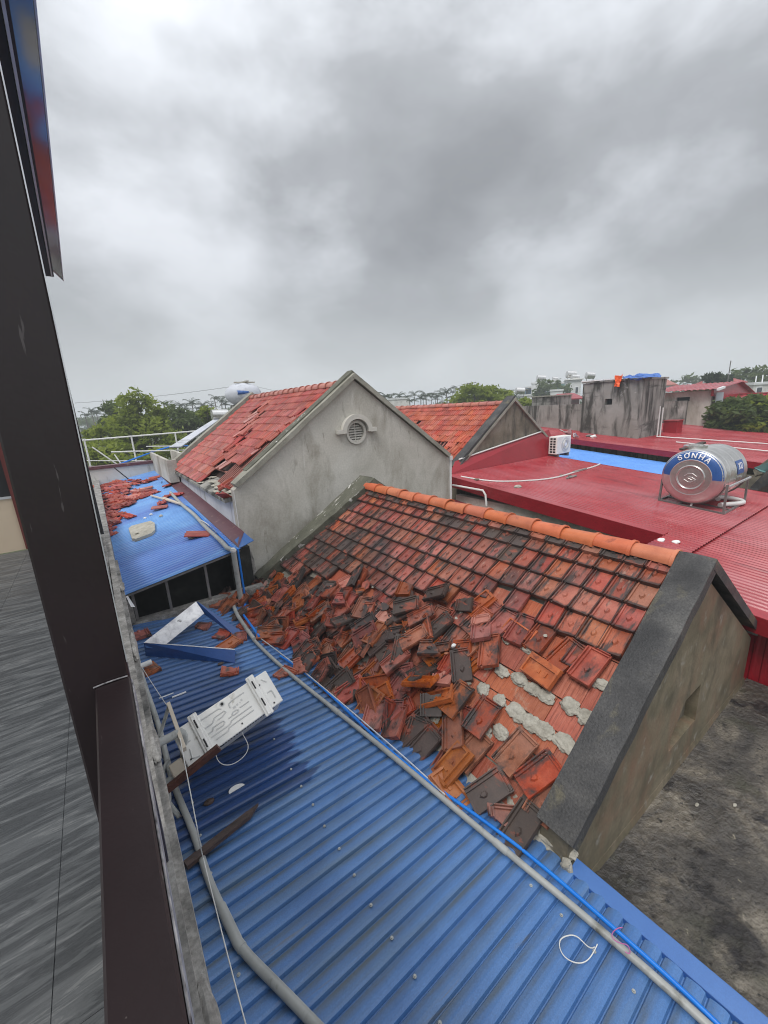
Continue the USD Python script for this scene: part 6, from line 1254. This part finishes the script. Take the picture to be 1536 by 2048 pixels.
tops = [(168, 824), (180, 818), (189, 822), (215, 826), (327, 806), (340, 808), (358, 806), (366, 812), (380, 800), (392, 812), (404, 806), (420, 808), (428, 792), (440, 796), (447, 803),
        (770, 786), (780, 792), (797, 788), (812, 790), (828, 786), (840, 790), (852, 784), (862, 790), (874, 788), (884, 784), (893, 778), (905, 782), (915, 775), (928, 785), (942, 780), (968, 776), (985, 786), (1000, 786), (1016, 780), (1030, 788), (1040, 784),
        (820, 796), (846, 797), (870, 796), (895, 793), (760, 796), (1405, 757), (1380, 768), (1395, 764), (1528, 742)]
for i, (px, py) in enumerate(tops):
    d = rp.uniform(52, 85) if 160 < px < 1060 else rp.uniform(55, 70)
    c = atD((px, py - 7), d); sc_ = (H + c[2] - .4) / 9.6
    copy_of(f"/World/Looks/areca_palm_{i % 3 + 1:03d}", "areca_palm", V(c[0], c[1], -H), float(rp.uniform(-25, 25)), "slender wind-bent palm in the hazy row along the horizon" if px < 1100 else "dark wind-bent palm behind the red roofs at the right", "palm tree", "palms along the horizon" if px < 1100 else "palms behind the red roofs", sc_)
# hazy far wood
parts = []
for k in range(90):
    px = rp.uniform(-200, 1800); d = rp.uniform(60, 170); hzn = 847 - .0547 * px; c = atD((px, hzn + rp.uniform(2, 34) * 90 / d), d); g = leaf_mass(420, .55, (rp.uniform(3, 6), rp.uniform(3, 6), rp.uniform(1.2, 2.6)), 900 + k, 18, .6); g.apply_translation(c); parts.append(g)
obj("distant_wood", cat(*parts), m_leafd, None, label="dull green mass of far trees and scrub along the horizon", cat="wood", kind="stuff")
def far_house(name, q0, q1, d, mat, label, cat_="building", depth=6, wins=(), roof=None, rm=None, extra=None):
    """box whose camera-side face spans the two picture corners at distance d, standing on the ground"""
    a, b = atD(q0, d), atD(q1, d); e = unit(V(*(b - a)[:2], 0)); n = V(-e[1], e[0], 0); n = n if n @ cF > 0 else -n; z1 = a[2]; w_ = (V(*(b - a)[:2], 0) @ e)
    t = T(name, label, cat_, V(*a[:2], -H)); P0 = V(a[0], a[1], 0)
    pt = lambda u, v_, z: P0 + e * u + n * v_ + V(0, 0, z)
    obj("body", trimesh.convex.convex_hull([pt(u, v_, z) for u in (0, w_) for v_ in (0, depth) for z in (-H, z1)]), mat, t)
    for (u, zt2, ww, hh) in wins:
        f = obj("window", trimesh.convex.convex_hull([pt(u * w_ + s * ww / 2, v_, z1 - zt2 - hh * k) for s in (-1, 1) for v_ in (-.06, .02) for k in (0, 1)]), m_whitep, t); obj("pane", trimesh.convex.convex_hull([pt(u * w_ + s * ww * .4, v_, z1 - zt2 - hh * k) for s in (-1, 1) for v_ in (-.09, -.05) for k in (.08, .92)]), m_glass, f)
    if roof: obj("roof", trimesh.convex.convex_hull([pt(u, v_, z1 + z) for u, z in ((-.4, 0), (w_ + .4, 0)) for v_ in (-.5, depth + .5) for z in (0, .12)] + [pt(u, depth / 2, z1 + roof) for u in (0, w_)]), rm or m_red, t)
    else: obj("parapet", trimesh.convex.convex_hull([pt(u, v_, z) for u in (-.1, w_ + .1) for v_ in (-.1, depth + .1) for z in (z1 + .001, z1 + .25)]), m_farwhite, t)
    return t, pt, w_, z1
t, pt, w_, z1 = far_house("blue_building", (1056, 776), (1086, 800), 75, m_farblue, "distant blue-walled building with a slanting porch roof", wins=((.5, .6, .9, 1.0),)); obj("porch_roof", slab([pt(-2.0, -1, z1 - .6), pt(w_, -1, z1 + .5), pt(w_, 3, z1 + .5), pt(-2.0, 3, z1 - .6)], V(0, 0, -.15)), m_greyd, t)
far_house("pale_column_building", (1063, 768), (1076, 800), 73, m_farwhite, "narrow pale wall at the left of the distant teal building", depth=3)
far_house("teal_building", (1077, 770), (1128, 800), 78, m_farteal, "distant teal-green building with white trim behind the scrubby trees", wins=((.2, .8, 1.2, 1.0), (.6, .8, 1.2, 1.0)))
far_house("white_low_building", (1046, 792), (1082, 812), 66, m_farwhite, "low white building in front of the distant blue building", wins=((.5, .5, .7, .7),))
far_house("balcony_building", (1101, 783), (1124, 812), 58, m_farwhite, "white balustraded facade behind the blackened parapet", depth=5, wins=((.2, .7, .5, 1.2), (.5, .7, .5, 1.2), (.8, .7, .5, 1.2)))
t, pt, w_, z1 = far_house("white_tower", (1134, 764), (1160, 800), 64, m_farwhite, "distant white tower with a tall dark window left of the concrete block", wins=((.25, .8, .35, .9), (.72, .8, .45, 1.0))); obj("cornice", trimesh.convex.convex_hull([pt(u, v_, z1 + z) for u in (-.3, w_ + .3) for v_ in (-.3, 6.3) for z in (.26, .4)]), m_white, t)
far_house("maroon_roof_shed", (1124, 800), (1158, 815), 46, m_maroon, "small maroon shed roof behind the blackened parapet", "shed", 4, roof=.7, rm=m_redd)
far_house("orange_roof_house", (1324, 772), (1344, 785), 60, m_farwhite, "distant house with an orange tiled roof right of the concrete block", "house", 5, roof=1.1, rm=m_tile3)
far_house("beige_flat_house", (1452, 768), (1476, 785), 40, m_beige, "low beige house behind the red gable on the right", "house", 5, roof=.8, rm=m_tile2)
far_house("beige_wall_house", (1508, 770), (1560, 800), 38, m_palew, "pale house with white window frames at the right edge", "house", 5, wins=((.2, .2, .5, .6),))
far_house("pale_roof_house", (776, 800), (818, 815), 62, m_palew, "pale low building just right of the grey gable", "house", 6)
far_house("far_red_house", (388, 838), (420, 848), 70, m_farwhite, "distant house with a dull red roof among the trees on the left", "house", 5, roof=1.4, rm=m_tile2)
def roof_tank(q, d, r, label):
    c = atD(q, d); t = T("rooftop_tank", label, "water tank", c - V(0, 0, r + .5)); obj("drum", tube([c - cR * r * 1.3, c - cR * r * 1.2, c + cR * r * 1.2, c + cR * r * 1.3], [r * .6, r, r, r * .6], 14), m_steel, t, 40); obj("stand", cat(*[bar(c + cR * s * r + V(0, 0, -r * .8), c + cR * s * r + V(0, 0, -r - 2.0), .06, .06) for s in (-1, 1)]), m_iron, t)
for q, d, r, l in (((1082, 757), 78, .62, "steel tank on the distant teal building's roof"), ((1110, 758), 80, .40, "small dark tank right of the one on the teal building"), ((1142, 749), 65, .55, "upper steel tank on the distant white tower"), ((1150, 755), 64, .45, "lower tank on the distant white tower"), ((1180, 751), 60, .48, "steel tank peeping over the concrete block's left end"), ((1040, 782), 60, .5, "steel tank left of the distant blue building"), ((1425, 764), 40, .5, "white tank lying on the far side of the pink-red roof")): roof_tank(q, d, r, l)
c = atD((1419, 766), 42); 
for q, d, s, l in (((1424, 757), 34, 1.0, "dark wind-combed thatch-like palm crown right of the far red ridge"), ((1445, 760), 36, 1.0, "second dark palm crown right of the first behind the red ridge")):
    c = atD(q, d); t = T("palm_crown_tree", l, "palm tree", V(c[0], c[1], -H)); g = leaf_mass(900, .3, (.55, .55, .35), int(q[0]), 14, .3, .8); g.apply_translation(c); obj("crown", g, m_leafp, t); obj("trunk", tube([V(c[0], c[1], -H), c], .12, 7), m_bark, t)
p = atD((1455, 766), 33); q_ = atD((1462, 722), 33); obj("antenna_mast", tube([V(p[0], p[1], -H), V(p[0], p[1], q_[2])], .035, 6), m_iron, None, label="thin tall antenna mast behind the pink-red roof", cat="mast")
p = atD((935, 766), 62); t = T("power_pole", "concrete power pole with cross-arm above the wide treetop", "utility pole", V(p[0], p[1], -H)); obj("pole", tube([V(p[0], p[1], -H), p], [.18, .11], 8), m_conc, t)
ca, cb = atD((934, 768), 62), atD((952, 765), 62); obj("crossarm", bar(ca, cb, .12, .12), m_iron, t); obj("brace", bar(atD((936, 774), 62), atD((946, 767), 62), .07, .07), m_iron, t)
for k in range(3): e = ca * (1 - k / 2) + cb * k / 2; obj("insulator", tube([e + V(0, 0, .05), e + V(0, 0, .3)], .05, 6), m_white, t)
def wire(q0, d0, q1, d1, sag, label, r=.012):
    a, b = atD(q0, d0), atD(q1, d1); s = np.linspace(0, 1, 24)[:, None]; obj("power_line", tube(a + (b - a) * s - V(0, 0, 1) * sag * 4 * s * (1 - s), r, 4), m_wireb, None, label=label, cat="power line")
wire((150, 806), 60, (478, 771), 55, .25, "power line crossing the sky at the left down to the pale tank", .022); wire((500, 770), 55, (935, 766), 62, 2.2, "power line sagging from the pale tank to the power pole", .016)
wire((952, 765), 62, (1060, 790), 75, .8, "power line falling right from the power pole to the blue building", .016); wire((1160, 830), BB[0] + 1.0, (1222, 757), BB[0] + .3, .1, "thin cable slanting across the concrete block to the orange tarpaulin", .01)
gf_ = [atD(q, 33) for q in ((1511, 765), (1513, 752), (1526, 750), (1524, 766))]
obj("white_scaffold", cat(*[bar(gf_[i], gf_[(i + 1) % 4], .07, .07) for i in (0, 2, 3)]), m_whitep, None, label="white frame standing on the roof among the trees at the right edge", cat="frame")  # open white window frame, not scaffolding

# ------------------------------------------------------------------ rain haze
hz = obj("haze", bx(-1520, -1020, -H - 1, 2420, 2820, 7), usdkit.material(stage, LOOK + "rain_haze", {"v": ("principled_volume", {"color": (.86, .90, .93), "density": .0026, "anisotropy": .2})}, [], volume="v.volume"), kind="stuff", base=(0, 0, -H - 1))
